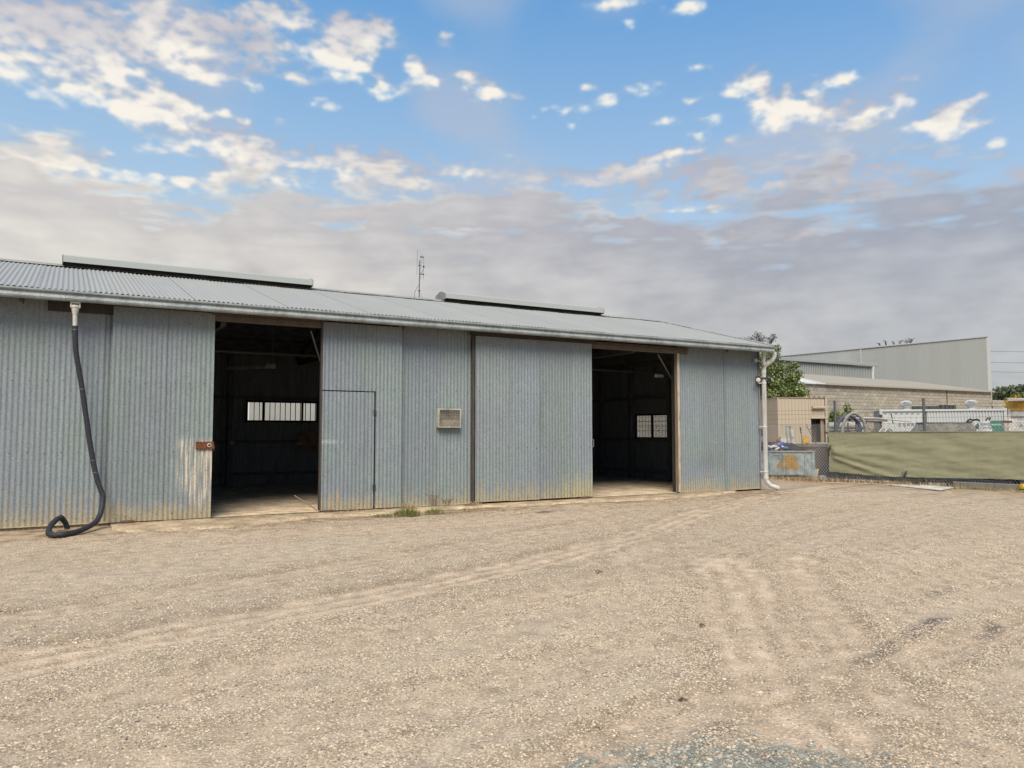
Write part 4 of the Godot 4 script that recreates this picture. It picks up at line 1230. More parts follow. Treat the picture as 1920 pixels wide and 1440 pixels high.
func append(b: MB, o: MB, at: Vector3) -> void:
	var first := b.v.size()
	for i in o.v.size():
		b.v.append(o.v[i] + at); b.n.append(o.n[i]); b.c.append(o.c[i]); b.t.append(o.t[i])
	for i in o.ix: b.ix.append(first + i)

func crown(b: MB, r: RandomNumberGenerator, clumps: Array, per: int, size: float, cols: Array, aspect := 0.45) -> void:
	for cl in clumps:
		var at: Vector3 = cl[0]
		var rad: Vector3 = cl[1]
		var tone: float = r.randf_range(0.78, 1.2)
		for i in int(per * rad.x * rad.y / 0.16):
			var d := Vector3(r.randfn(), r.randfn(), r.randfn()).normalized()
			var pos := at + d * rad * pow(r.randf(), 0.45)
			var nn := (d + Vector3(r.randfn(), r.randfn() + 0.5, r.randfn()) * 0.8).normalized()
			var along := nn.cross(Vector3(r.randfn(), r.randfn(), r.randfn())).normalized()
			var across := nn.cross(along)
			var s := size * r.randf_range(0.6, 1.25)
			var cc: Color = cols[r.randi() % cols.size()]
			var k := tone * r.randf_range(0.75, 1.25)
			b.col = Color(cc.r * k, cc.g * k, cc.b * k)
			var tip := pos + along * s
			b.poly([pos, pos + along * s * 0.5 + across * s * aspect + nn * s * 0.12, tip, pos + along * s * 0.5 - across * s * aspect + nn * s * 0.12])

func tree(called: String, label: String, at: Vector3, clumps: Array, per: int, size: float, cols: Array, trunk: Color, girth: float, limbs := true) -> void:
	var r := RandomNumberGenerator.new(); r.seed = hash(label)
	var t := thing(called, label, "tree", at)
	var b := nb(trunk)
	var mid := Vector3.ZERO
	for c in clumps: mid += c[0]
	mid /= clumps.size()
	var fork := Vector3(mid.x * 0.4, mid.y * 0.5, mid.z * 0.4)
	b.tube([Vector3(0, -0.1, 0), fork * 0.5 + Vector3(girth * 0.4, 0, 0), fork], [girth * 1.25, girth, girth * 0.8], 9)
	for c in clumps:
		var e: Vector3 = c[0]
		var m := fork.lerp(e, 0.5) + Vector3(r.randf_range(-0.2, 0.2), 0.1, r.randf_range(-0.2, 0.2)) * e.length() * 0.15
		b.tube([fork, m, e + (c[1] as Vector3) * 0.3 * Vector3(r.randf_range(-1, 1), 1, r.randf_range(-1, 1))], [girth * 0.6, girth * 0.35, girth * 0.1], 6)
		if limbs:
			for i in 5:
				var d := Vector3(r.randfn(), absf(r.randfn()) * 0.6, r.randfn()).normalized() * (c[1] as Vector3) * 0.85
				b.tube([m.lerp(e, 0.6), e + d * 0.5, e + d], [girth * 0.14, girth * 0.08, girth * 0.03], 4)
	part("trunk", b, M.timber, t)
	b = nb()
	crown(b, r, clumps, per, size, cols, 0.32 if called == "gum_tree" else 0.45)
	part("crown", b, M.leaf, t)

func ball(r: RandomNumberGenerator, count: int, centre: Vector3, reach: Vector3, small: float, big: float) -> Array:
	var out := []
	for i in count:
		var d := Vector3(r.randfn(), r.randfn(), r.randfn()).normalized() * pow(r.randf(), 0.5)
		var s := r.randf_range(small, big)
		out.append([centre + d * reach, Vector3(s, s * 0.75, s)])
	return out

func make_trees() -> void:
	var r := RandomNumberGenerator.new(); r.seed = 61
	var mid := [Color(0.13, 0.185, 0.055), Color(0.19, 0.25, 0.08), Color(0.08, 0.125, 0.04), Color(0.28, 0.32, 0.12)]
	var cl := []
	for q in [[-0.65, 5.5, 0.42], [-0.9, 4.85, 0.5], [-0.25, 4.85, 0.42], [0.42, 4.95, 0.30], [0.3, 4.35, 0.48], [-0.45, 4.1, 0.55], [0.72, 4.5, 0.28], [0.55, 3.75, 0.5], [0.9, 3.5, 0.40], [-0.1, 3.6, 0.55], [-0.75, 3.4, 0.5], [0.4, 3.2, 0.45], [-0.5, 5.85, 0.28], [-1.3, 5.4, 0.4], [-1.4, 4.5, 0.5], [-0.2, 2.9, 0.5], [0.75, 3.0, 0.35]]:
		for dd in [-0.35, 0.35]:
			cl.append([Vector3(q[0] * 0.8647 - dd * 0.5, q[1] + dd * 0.15, q[0] * 0.502 + dd * 0.86), Vector3(q[2], q[2] * 0.85, q[2])])
	tree("leafy_tree", "bright green leafy tree just behind the white downpipe", Vector3(33.5, 0, -28.55), cl, 380, 0.095, mid, Color(0.14, 0.11, 0.09), 0.11)
	var gum := [Color(0.055, 0.060, 0.042), Color(0.08, 0.075, 0.055), Color(0.045, 0.042, 0.035)]
	cl = []
	for q in [[-2.4, 9.6, 0.42], [-1.7, 9.9, 0.5], [-1.2, 9.55, 0.36], [-0.6, 10.0, 0.5], [-0.1, 9.6, 0.45], [0.5, 10.3, 0.62], [1.0, 10.0, 0.5], [0.3, 9.7, 0.4], [1.6, 9.4, 0.35], [2.2, 10.0, 0.48], [2.7, 10.25, 0.36], [2.0, 9.3, 0.3], [1.2, 8.9, 0.3], [-0.8, 9.1, 0.25], [0.2, 8.8, 0.28]]:
		cl.append([Vector3(q[0] * 0.55, q[1] - 0.15, q[0] * 0.30), Vector3(q[2], q[2] * 0.72, q[2])])
	tree("gum_tree", "thin dark gum tree crown showing over the shed roof end", Vector3(54.3, 0, -49.4), cl, 70, 0.15, gum, Color(0.16, 0.13, 0.11), 0.16)
	cl = []
	for q in [[-1.6, 11.75, 0.22], [-0.9, 12.0, 0.3], [0.0, 11.85, 0.25], [0.7, 12.0, 0.35], [1.5, 12.1, 0.5], [1.9, 12.2, 0.4], [0, 11.2, 0.5], [1.2, 11.3, 0.5], [-1, 11.1, 0.5]]:
		cl.append([Vector3(q[0], q[1], q[0] * 0.5), Vector3(q[2], q[2] * 0.7, q[2])])
	tree("gum_tree", "dark tips of a gum tree above the grey warehouse parapet", Vector3(83.8, 0, -55.4), cl, 34, 0.15, gum, Color(0.16, 0.13, 0.11), 0.2)
	var far := [Color(0.075, 0.105, 0.045), Color(0.10, 0.13, 0.06), Color(0.05, 0.075, 0.035), Color(0.13, 0.15, 0.085)]
	var k := 0
	for q in [[93.6, -49.8, 7.3, "round dark green tree right of the warehouse, nearest its white end"], [90.2, -46.4, 6.9, "taller dark green tree right of the warehouse, behind the yellow kiosk"], [86.3, -42.6, 6.6, "dark green tree at the right edge of the distant tree line"], [97.0, -48.2, 8.2, "far green tree standing behind the other distant trees at right"]]:
		cl = ball(r, 26, Vector3(0, q[2] * 0.55, 0), Vector3(2.1, q[2] * 0.36, 2.1), 0.8, 1.3)
		tree("bushy_tree", q[3], Vector3(q[0], 0, q[1]), cl, 60, 0.30, far, Color(0.12, 0.10, 0.08), 0.2, false)
		k += 1
	var yel := [Color(0.56, 0.40, 0.035), Color(0.62, 0.46, 0.05), Color(0.34, 0.27, 0.05)]
	cl = ball(r, 24, Vector3(0, 2.35, 0), Vector3(1.0, 1.5, 0.8), 0.35, 0.6)
	tree("wattle_tree", "yellow flowering shrub behind the yellow kiosk", Vector3(50.25, 0, -25.1), cl, 80, 0.16, yel, Color(0.12, 0.10, 0.08), 0.07, false)
	var lite := [Color(0.22, 0.28, 0.09), Color(0.28, 0.35, 0.13), Color(0.16, 0.21, 0.07)]
	cl = ball(r, 22, Vector3(0, 1.75, 0), Vector3(0.75, 0.8, 0.5), 0.25, 0.42)
	cl.append([Vector3(0.55, 2.6, 0.3), Vector3(0.25, 0.4, 0.25)])
	tree("light_shrub", "light green shrub between the beige shed and the block wall", Vector3(35.7, 0, -27.0), cl, 260, 0.12, lite, Color(0.12, 0.10, 0.08), 0.05, false)
# ---------------------------------------------------------------- fence and the yard behind it
const F0 := Vector3(19.98, 0, -15.38)
const FD := Vector3(0.2275, 0, 0.9738)
const FN := Vector3(-0.9738, 0, 0.2275)

func fence_at(s: float) -> Vector3: return F0 + FD * s

func make_fence() -> void:
	var t := thing("chain_link_fence", "grey chain link fence on round steel posts with plain top wires", "fence", F0)
	var off := -t.position
	var b: MB
	for s in [-7.3, -4.8, -2.3, 0.2, 2.68, 5.2, 7.7, 10.2]:
		b = nb(Color(0.22, 0.235, 0.235))
		var q := fence_at(s)
		b.tube([q + Vector3(0, -0.1, 0), q + Vector3(-0.01, 2.40, 0)], 0.040, 10)
		b.lathe(q + Vector3(-0.01, 2.395, 0), [Vector2(0.044, -0.02), Vector2(0.044, 0.01), Vector2(0.03, 0.025), Vector2(0, 0.03)], 10)
		part("post", b, M.metal, t, off)
	b = nb(Color(0.46, 0.47, 0.46))
	var s0 := -8.0
	var s1 := 10.5
	var hgt := 1.72
	var pitch := 0.080
	var s := s0 - hgt * 0.75
	var k := 0
	while s < s1:
		for dir in [1.0, -1.0]:
			var a := s if dir > 0 else s + hgt * 0.75
			var e := s + hgt * 0.75 if dir > 0 else s
			var p0: Vector3 = Vector3(0, 0.02, 0) + fence_at(a) + FN * (0.003 * dir)
			var p1: Vector3 = Vector3(0, hgt, 0) + fence_at(e) + FN * (0.003 * dir)
			if minf(a, e) > s0 and maxf(a, e) < s1:
				b.tube([p0, p1], 0.0042, 4, false)
		s += pitch
		k += 1
	var o := part("chain_link_mesh", b, M.metal, t, off)
	o.set_meta("kind", "stuff")
	for y in [1.72, 1.88, 2.02, 2.14]:
		b = nb(Color(0.26, 0.26, 0.26))
		b.tube([fence_at(s0) + Vector3(0, y, 0), fence_at(s1) + Vector3(0, y, 0)], 0.0035, 4)
		part("top_wire", b, M.metal, t, off)
	# shade cloth
	var nz := noise(FastNoiseLite.TYPE_SIMPLEX_SMOOTH, 1.0, 3, 71)
	b = nb()
	var L := 10.6
	b.grid(260, 44, func(i: int, j: int):
		var x := L * i / 260.0
		var v := j / 44.0
		var y0 := 0.285 - 0.06 * smoothstep(0.0, 1.5, x) + 0.05 * smoothstep(2.0, 5.0, x) + 0.012 * nz.get_noise_1d(x * 3)
		var y1 := 1.452 + 0.045 * smoothstep(0.0, 2.2, x) - 0.018 * sin(x * 1.26) * sin(x * 1.26) + 0.006 * nz.get_noise_1d(x * 6 + 40)
		var y := lerpf(y0, y1, v)
		var wav := 0.020 * nz.get_noise_2d(x * 0.40 + v * 0.9, v * 1.7 + x * 0.12) + 0.009 * nz.get_noise_2d(x * 1.3 - v * 2.5, v * 6.5) + 0.030 * nz.get_noise_2d(x * 0.3, 9.0)
		# the folds that hang from the lower left tie
		for f in [[0.52, -0.30, 0.060, 0.09], [0.40, -0.42, 0.045, 0.06], [0.58, -0.12, 0.045, 0.10]]:
			var line: float = f[0] + f[1] * x * 0.55
			wav += f[2] * exp(-pow((v - line) / f[3], 2.0)) * smoothstep(0.0, 0.25, x) * smoothstep(2.6, 0.7, x)
		wav *= 0.5 + 0.5 * smoothstep(0.0, 0.15, 1.0 - v)
		var edge := 0.05 * nz.get_noise_1d(v * 4.0 + 3.0) if i == 0 else 0.0
		return fence_at(x - 0.02 + edge + 0.05 * (1.0 - v) * smoothstep(0.4, 0.0, x)) + FN * (0.055 + wav) + Vector3(0, y, 0),
		func(q):
			var m := nz.get_noise_2d(q.z * 1.4, q.y * 2.2)
			var m2 := nz.get_noise_2d(q.z * 9.0, q.y * 2.0 + 5)
			return Color(0.275, 0.272, 0.182).lerp(Color(0.245, 0.243, 0.160), clampf(0.4 + m + 0.6 * m2, 0, 1)),
		func(i: int, j: int): return Vector2(L * i / 260.0, j / 44.0 * 1.2))
	t = thing("shade_cloth", "long olive green shade cloth tied along the fence", "shade cloth", fence_at(5.0))
	off = -t.position
	part("cloth", b, M.cloth, t, off)
	b = nb(Color(0.26, 0.255, 0.16))
	b.tube([fence_at(0.0) + FN * 0.06 + Vector3(0, 1.455, 0), fence_at(2.2) + FN * 0.06 + Vector3(0, 1.49, 0), fence_at(L) + FN * 0.06 + Vector3(0, 1.50, 0)], 0.009, 6)
	part("hem_rope", b, M.cloth, t, off)
	b = nb(Color(0.05, 0.05, 0.045))
	for q in [[2.15, 0.27], [0.02, 0.95]]:
		var f: Vector3 = fence_at(q[0]) + FN * 0.09
		for i in 5:
			b.tube([f + Vector3(0, q[1] - 0.06, 0), f + FD * (0.03 * sin(i * 2.1)) + Vector3(0, q[1], 0) + FN * 0.02, f + FD * (0.07 * cos(i * 1.7)) + Vector3(0, q[1] + 0.05 + 0.02 * i, 0)], 0.009, 5)
	part("tie", b, M.rubber, t, off)

func make_yard() -> void:
	var b: MB
	var t: Node3D
	var r := RandomNumberGenerator.new(); r.seed = 81
	# skip bin
	t = thing("skip_bin", "pale blue steel skip bin with a yellow paint patch behind the fence", "skip bin", Vector3(21.2, 0, -16.92), VT)
	b = nb(Color(0.36, 0.47, 0.48))
	var rust := noise(FastNoiseLite.TYPE_SIMPLEX_SMOOTH, 1.0, 4, 82)
	var skin := func(q: Vector3) -> Color:
		var m := rust.get_noise_2d(q.x * 3 + q.z, q.y * 4)
		var m2 := rust.get_noise_2d(q.x * 16 + q.z * 9, q.y * 5)
		var c := Color(0.36, 0.45, 0.46).lerp(Color(0.50, 0.54, 0.52), clampf(m * 1.2, 0, 0.6))
		return c.lerp(Color(0.20, 0.15, 0.12), clampf(m2 * 1.5 - 0.6 + 0.6 * smoothstep(0.2, 0.02, q.y), 0, 0.8))
	b.grid(40, 30, func(i: int, j: int): return Vector3(lerpf(-1.72, 0.0, i / 40.0), lerpf(0.08, 0.83, j / 30.0), 0.0), skin)
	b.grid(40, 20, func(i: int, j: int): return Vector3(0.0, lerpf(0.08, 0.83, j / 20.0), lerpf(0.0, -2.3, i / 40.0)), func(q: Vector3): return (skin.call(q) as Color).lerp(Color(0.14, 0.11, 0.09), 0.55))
	b.grid(20, 10, func(i: int, j: int): return Vector3(-1.72, lerpf(0.08, 0.83, j / 10.0), lerpf(-2.3, 0.0, i / 20.0)), skin)
	b.col = Color(0.10, 0.08, 0.07)
	b.box(Vector3(-0.86, 0.10, -1.15), Vector3(1.70, 0.04, 2.28))
	b.box(Vector3(-0.86, 0.45, -2.29), Vector3(1.70, 0.75, 0.02))
	b.box(Vector3(-0.86, 0.42, -0.02), Vector3(1.69, 0.70, 0.012)); b.box(Vector3(-0.02, 0.42, -1.15), Vector3(0.012, 0.70, 2.26))
	part("hopper", b, M.paint, t)
	b = nb(Color(0.47, 0.46, 0.42))
	for q in [[Vector3(-0.86, 0.845, 0.01), Vector3(1.78, 0.035, 0.07)], [Vector3(0.01, 0.845, -1.15), Vector3(0.07, 0.035, 2.34)], [Vector3(-1.73, 0.845, -1.15), Vector3(0.07, 0.035, 2.34)], [Vector3(-0.86, 0.845, -2.31), Vector3(1.78, 0.035, 0.07)]]:
		b.box(q[0], q[1], Basis(), 0.008)
	part("rim", b, M.paint, t)
	for x in [-1.45, -1.0, -0.3, -0.03]:
		b = nb(Color(0.37, 0.47, 0.475))
		b.box(Vector3(x, 0.45, 0.015), Vector3(0.05 if x < -0.1 else 0.10, 0.74, 0.03), Basis(), 0.008)
		part("rib", b, M.paint, t)
	b = nb(Color(0.50, 0.29, 0.055))
	var blob := PackedVector2Array([Vector2(-1.20, 0.30), Vector2(-1.22, 0.42), Vector2(-1.12, 0.50), Vector2(-1.08, 0.60), Vector2(-0.98, 0.66), Vector2(-0.86, 0.75), Vector2(-0.70, 0.72), Vector2(-0.58, 0.68), Vector2(-0.56, 0.55), Vector2(-0.50, 0.42), Vector2(-0.54, 0.28), Vector2(-0.60, 0.20), Vector2(-0.72, 0.28), Vector2(-0.90, 0.25), Vector2(-1.06, 0.32)])
	b.prism(blob, 0.002, 0.004)
	part("paint_patch", b, M.paint, t)
	b = nb(Color(0.06, 0.06, 0.06))
	for q in [[-1.22, 0.70, 0.14, 0.03], [-1.06, 0.73, 0.16, 0.02], [-1.15, 0.62, 0.05, 0.06], [-0.92, 0.36, 0.04, 0.09], [-0.72, 0.60, 0.03, 0.10], [-0.30, 0.45, 0.10, 0.03], [-0.26, 0.38, 0.02, 0.12], [-1.55, 0.40, 0.09, 0.02], [-0.86, 0.10, 0.03, 0.09], [-0.55, 0.10, 0.02, 0.07]]:
		b.prism(PackedVector2Array([Vector2(q[0] - q[2] / 2, q[1]), Vector2(q[0], q[1] + q[3] / 2), Vector2(q[0] + q[2] / 2, q[1] + 0.01), Vector2(q[0], q[1] - q[3] / 2)]), 0.0045, 0.006)
	part("scrape", b, M.matte, t)
	b = nb(Color(0.10, 0.075, 0.065))
	var lid := Basis(Vector3(1, 0, 0), 0.16) * Basis(Vector3(0, 0, 1), -0.05)
	b.box(Vector3(-0.75, 1.00, -1.0), Vector3(1.35, 0.02, 1.3), lid)
	for i in 9:
		b.box(Vector3(-0.75, 1.00, -1.0) + lid * Vector3(-0.6 + i * 0.15, 0.02, 0), Vector3(0.03, 0.03, 1.3), lid)
	part("lid", b, M.metal, t)
	# rubbish in it
	b = nb()
	for i in 26:
		b.col = jit([Color(0.10, 0.08, 0.07), Color(0.14, 0.10, 0.08), Color(0.06, 0.06, 0.06), Color(0.20, 0.18, 0.16)][r.randi() % 4], 0.3)
		b.box(Vector3(r.randf_range(-1.6, -0.1), r.randf_range(0.62, 0.86), r.randf_range(-2.1, -0.15)), Vector3(r.randf_range(0.1, 0.5), 0.06, r.randf_range(0.05, 0.25)), Basis.from_euler(Vector3(r.randf_range(-0.4, 0.4), r.randf() * 3, r.randf_range(-0.4, 0.4))), 0.01)
	var o := single("scrap_heap", b, M.matte, "dark scrap filling the pale blue skip bin", "scrap", t.position, VT)
	o.set_meta("kind", "stuff")
	b = nb()
	for i in 9:
		b.col = [Color(0.07, 0.12, 0.32), Color(0.55, 0.57, 0.60), Color(0.60, 0.60, 0.58), Color(0.12, 0.16, 0.35)][i % 4]
		b.box(Vector3(r.randf_range(-0.2, 0.2), 0.1 + 0.02 * i, r.randf_range(-0.1, 0.1)), Vector3(0.28, 0.07, 0.20), Basis.from_euler(Vector3(r.randf_range(-0.5, 0.5), r.randf() * 3, r.randf_range(-0.6, 0.6))), 0.025)
	single("plastic_bags", b, M.cloth, "crumpled blue and white plastic bags on the left of the skip", "rubbish", Vector3(20.55, 0.80, -17.85), VT)
	# a tyre standing left of the skip
	b = nb(Color(0.03, 0.03, 0.032))
	var ring := []
	for i in 28:
		ring.append(Vector3(cos(TAU * i / 28.0), sin(TAU * i / 28.0), 0) * 0.33)
	b.tube(ring, 0.095, 10, false, true)
	t = thing("spare_wheel", "black wheel with a pale rim propped up left of the skip", "wheel", Vector3(21.05, 1.18, -18.95), VT + 0.9)
	part("tyre", b, M.rubber, t)
	b = nb(Color(0.35, 0.33, 0.33))
	b.lathe(Vector3.ZERO, [Vector2(0, 0.02), Vector2(0.08, 0.03), Vector2(0.20, -0.02), Vector2(0.25, 0.04)], 20, Basis(Vector3(1, 0, 0), PI / 2))
	part("rim", b, M.paint, t)
	b = nb(Color(0.22, 0.20, 0.17))
	b.box(Vector3(0, 0.41, 0), Vector3(0.9, 0.82, 0.7), Basis(), 0.02)
	b.box(Vector3(0, 0.86, 0), Vector3(0.7, 0.08, 0.5), Basis(Vector3(0, 1, 0), 0.1), 0.02)
	single("timber_crate", b, M.timber, "grey timber crate carrying the black wheel left of the skip", "crate", Vector3(21.1, 0, -19.05), VT)
	make_garden_shed()
	make_container()
	make_block_building()
	make_warehouse()
	make_kiosk()
	make_small_yard(r)

func make_garden_shed() -> void:
	var t := thing("garden_shed", "beige ribbed steel garden shed with an open narrow doorway", "garden shed", Vector3(30.38, 0, -26.3), VT)
	var BE := Color(0.41, 0.355, 0.28)
	var b := nb(BE)
	var W := 2.40
	var H := 3.17
	var rib := func(x0: float, x1: float, y0: float, y1: float, z: float) -> void:
		# flat pans with narrow square ribs
		var out := PackedVector2Array()
		var x := x0
		b.box(Vector3((x0 + x1) / 2, (y0 + y1) / 2, z - 0.012), Vector3(x1 - x0, y1 - y0, 0.012))
		while x < x1 - 0.03:
			b.box(Vector3(x + 0.02, (y0 + y1) / 2, z + 0.006), Vector3(0.030, y1 - y0, 0.026), Basis(), 0.006)
			x += 0.165
	rib.call(0.02, 1.62, 0.9, H, 0.0)
	rib.call(1.62, 2.30, 2.16, H - 0.04, 0.0)
	part("front_wall", b, M.cladding, t)
	b = nb(BE)
	b.box(Vector3(0.0, H / 2 + 0.4, -1.4), Vector3(0.02, H - 0.8, 2.8))
	for i in 15:
		b.box(Vector3(-0.012, H / 2 + 0.4, -0.15 - i * 0.18), Vector3(0.026, H - 0.8, 0.03), Basis(), 0.006)
	b.box(Vector3(W, H / 2 + 0.4, -1.4), Vector3(0.02, H - 0.84, 2.8))
	b.box(Vector3(W / 2, H / 2 + 0.4, -2.8), Vector3(W, H - 0.8, 0.02))
	part("side_wall", b, M.cladding, t)
	b = nb(Color(0.395, 0.34, 0.27))
	b.box(Vector3(0.0, H / 2 + 0.43, 0.012), Vector3(0.05, H - 0.84, 0.05), Basis(), 0.006)
	b.box(Vector3(W - 0.03, H / 2 + 0.43, 0.008), Vector3(0.10, H - 0.88, 0.06), Basis(), 0.006)
	b.box(Vector3(2.0, 2.15, 0.03), Vector3(0.80, 0.06, 0.07), Basis(), 0.008)
	part("corner_trim", b, M.cladding, t)
	b = nb(Color(0.40, 0.33, 0.25))
	b.box(Vector3(W / 2, H - 0.015, -1.4), Vector3(W + 0.06, 0.02, 2.9), Basis(Vector3(0, 0, 1), -0.01))
	part("roof", b, M.cladding, t)
	for i in 9:
		b = nb(Color(0.10, 0.09, 0.08) if i % 2 == 0 else Color(0.42, 0.37, 0.30))
		b.box(Vector3(1.30 + i * 0.125, H + 0.01, -0.04), Vector3(0.09, 0.05, 0.12), Basis(), 0.01)
		part("roof_end", b, M.cladding, t)
	b = nb(Color(0.52, 0.45, 0.34))
	b.tube([Vector3(1.68, 2.66, 0.10), Vector3(2.28, 2.66, 0.10)], 0.075, 12)
	b.lathe(Vector3(1.68, 2.66, 0.10), [Vector2(0.085, -0.02), Vector2(0.085, 0.02), Vector2(0.0, 0.025)], 12, Basis(Vector3(0, 0, 1), PI / 2))
	part("roller_tube", b, M.gloss, t)
	b = nb(Color(0.13, 0.105, 0.085))
	b.box(Vector3(1.82, 1.5, -0.55), Vector3(0.50, 1.35, 0.03))  # dark panel set back behind the doorway opening
	part("doorway_backing", b, M.matte, t)
	b = nb(Color(0.30, 0.22, 0.15))
	b.box(Vector3(2.20, 1.52, -0.10), Vector3(0.20, 1.25, 0.04), Basis(Vector3(0, 1, 0), 0.4), 0.004)
	for y in [1.25, 1.85]:
		b.box(Vector3(2.15, y, -0.06), Vector3(0.03, 0.14, 0.03))
	part("door", b, M.cladding, t)
	b = nb(Color(0.12, 0.10, 0.09))
	b.box(Vector3(W / 2, 0.45, -1.4), Vector3(W + 0.1, 0.9, 2.9))
	part("base", b, M.timber, t)

func make_container() -> void:
	var t := thing("shipping_container", "white shipping container with two round roof ventilators", "container", Vector3(35.15, 0, -24.1), -0.85)
	var L := 5.5
	var H := 2.58
	var D := 2.4
	var WH := Color(0.45, 0.475, 0.48)
	var b := nb(WH)
	b.box(Vector3(L / 2, H - 0.06, -D / 2), Vector3(L, 0.10, D), Basis(), 0.015)
	b.box(Vector3(L / 2, 0.12, -D / 2), Vector3(L, 0.16, D), Basis(), 0.015)
	for x in [0.06, L - 0.06]:
		for z in [-0.06, -D + 0.06]:
			b.box(Vector3(x, H / 2, z), Vector3(0.13, H, 0.13), Basis(), 0.012)
	for x in [0.07, L - 0.07]:
		b.box(Vector3(x, H - 0.05, -0.05), Vector3(0.17, 0.13, 0.13), Basis(), 0.012)
	b.box(Vector3(L - 0.04, H / 2, -D / 2), Vector3(0.03, H - 0.2, D - 0.2)); b.box(Vector3(0.04, H / 2, -D / 2), Vector3(0.03, H - 0.2, D - 0.2)); b.box(Vector3(L / 2, H / 2, -D + 0.05), Vector3(L - 0.2, H - 0.2, 0.03))
	part("frame", b, M.cladding, t)
	b = nb(WH)
	b.box(Vector3(1.07, H / 2, -0.075), Vector3(1.95, H - 0.24, 0.02))
	for i in 8:
		b.box(Vector3(0.26 + i * 0.245, H / 2 - 0.06, -0.055), Vector3(0.17, H - 0.40, 0.03), Basis(), 0.008)
	b.col = Color(0.20, 0.21, 0.21)
	for i in 8:
		b.box(Vector3(0.26 + i * 0.245, H - 0.215, -0.052), Vector3(0.11, 0.035, 0.03))
	part("panelled_side", b, M.cladding, t)
	# the ribbed side
	b = nb(WH)
	var out := PackedVector2Array()
	var x := 2.10
	while x < L - 0.14:
		out.append(Vector2(x, -0.075)); out.append(Vector2(x + 0.045, -0.075)); out.append(Vector2(x + 0.065, -0.03)); out.append(Vector2(x + 0.11, -0.03))
		x += 0.13
	for i in out.size() - 1:
		var a := out[i]
		var e := out[i + 1]
		b.poly([Vector3(a.x, 0.2, a.y), Vector3(e.x, 0.2, e.y), Vector3(e.x, H - 0.11, e.y), Vector3(a.x, H - 0.11, a.y)], Vector3(0, 0, 1))
	part("ribbed_side", b, M.cladding, t)
	b = nb(Color(0.30, 0.30, 0.29))
	b.prism(PackedVector2Array([Vector2(4.4, 1.62), Vector2(5.35, 1.66), Vector2(5.35, 1.86), Vector2(4.7, 1.80)]), -0.025, -0.023)
	for i in 6:
		b.box(Vector3(0.9 + i * 0.19, 1.83, -0.036), Vector3(0.12, 0.14, 0.004))
	part("worn_patch", b, M.matte, t)
	for q in [1.32, 4.20]:
		b = nb(Color(0.66, 0.67, 0.66))
		b.lathe(Vector3(q, H - 0.02, -0.8), [Vector2(0.23, 0), Vector2(0.23, 0.04), Vector2(0.17, 0.05), Vector2(0.165, 0.20)], 20)
		var v := part("roof_ventilator", b, M.gloss, t)
		b = nb(Color(0.20, 0.21, 0.21))
		b.lathe(Vector3(q, H + 0.18, -0.8), [Vector2(0.16, -0.02), Vector2(0.21, 0.06), Vector2(0.21, 0.14), Vector2(0.14, 0.22)], 20)
		part("throat", b, M.matte, v)
		b = nb(Color(0.70, 0.71, 0.70))
		for k in 22:
			var path := []
			for m in 7:
				var f := m / 6.0
				var a := TAU * k / 22.0 + f * 0.7
				var rad := 0.265 * sqrt(maxf(0.02, 1.0 - pow((f - 0.40) / 0.72, 2.0)))
				path.append(Vector3(q + cos(a) * rad, H + 0.14 + 0.30 * f, -0.8 + sin(a) * rad))
			b.tube(path, 0.016, 4)
		b.lathe(Vector3(q, H + 0.39, -0.8), [Vector2(0.20, 0.0), Vector2(0.16, 0.045), Vector2(0.08, 0.07), Vector2(0, 0.075)], 20)
		part("turbine", b, M.gloss, v)
	# seen through the side window of the long shed: another one, without ventilators
	var c := Node3D.new()
	c.name = numbered("shipping_container"); add_child(c)
	c.position = Vector3(26.3, 0, -37.0); c.rotation.y = VT
	tag(c, "white shipping container seen through the side window of the shed", "container")
	for p in t.get_children():
		if not str(p.name).begins_with("roof_ventilator"):
			var d := p.duplicate()
			c.add_child(d, true)
	# a long dark beam lying on the roof
	b = nb(Color(0.12, 0.12, 0.125))
	b.box(Vector3(0, 0.10, 0), Vector3(1.85, 0.16, 0.18), Basis(), 0.01)
	b.box(Vector3(0.65, 0.11, 0), Vector3(0.75, 0.20, 0.22), Basis(), 0.02)
	b.col = Color(0.035, 0.035, 0.04)
	for i in 4:
		b.box(Vector3(0.35 + i * 0.18, 0.11, 0.0), Vector3(0.05, 0.215, 0.235), Basis(), 0.01)
	single("steel_beam", b, M.metal, "dark wrapped beam lying on the roof of the white container", "beam", Vector3(37.4, 2.575, -22.75), -0.80)

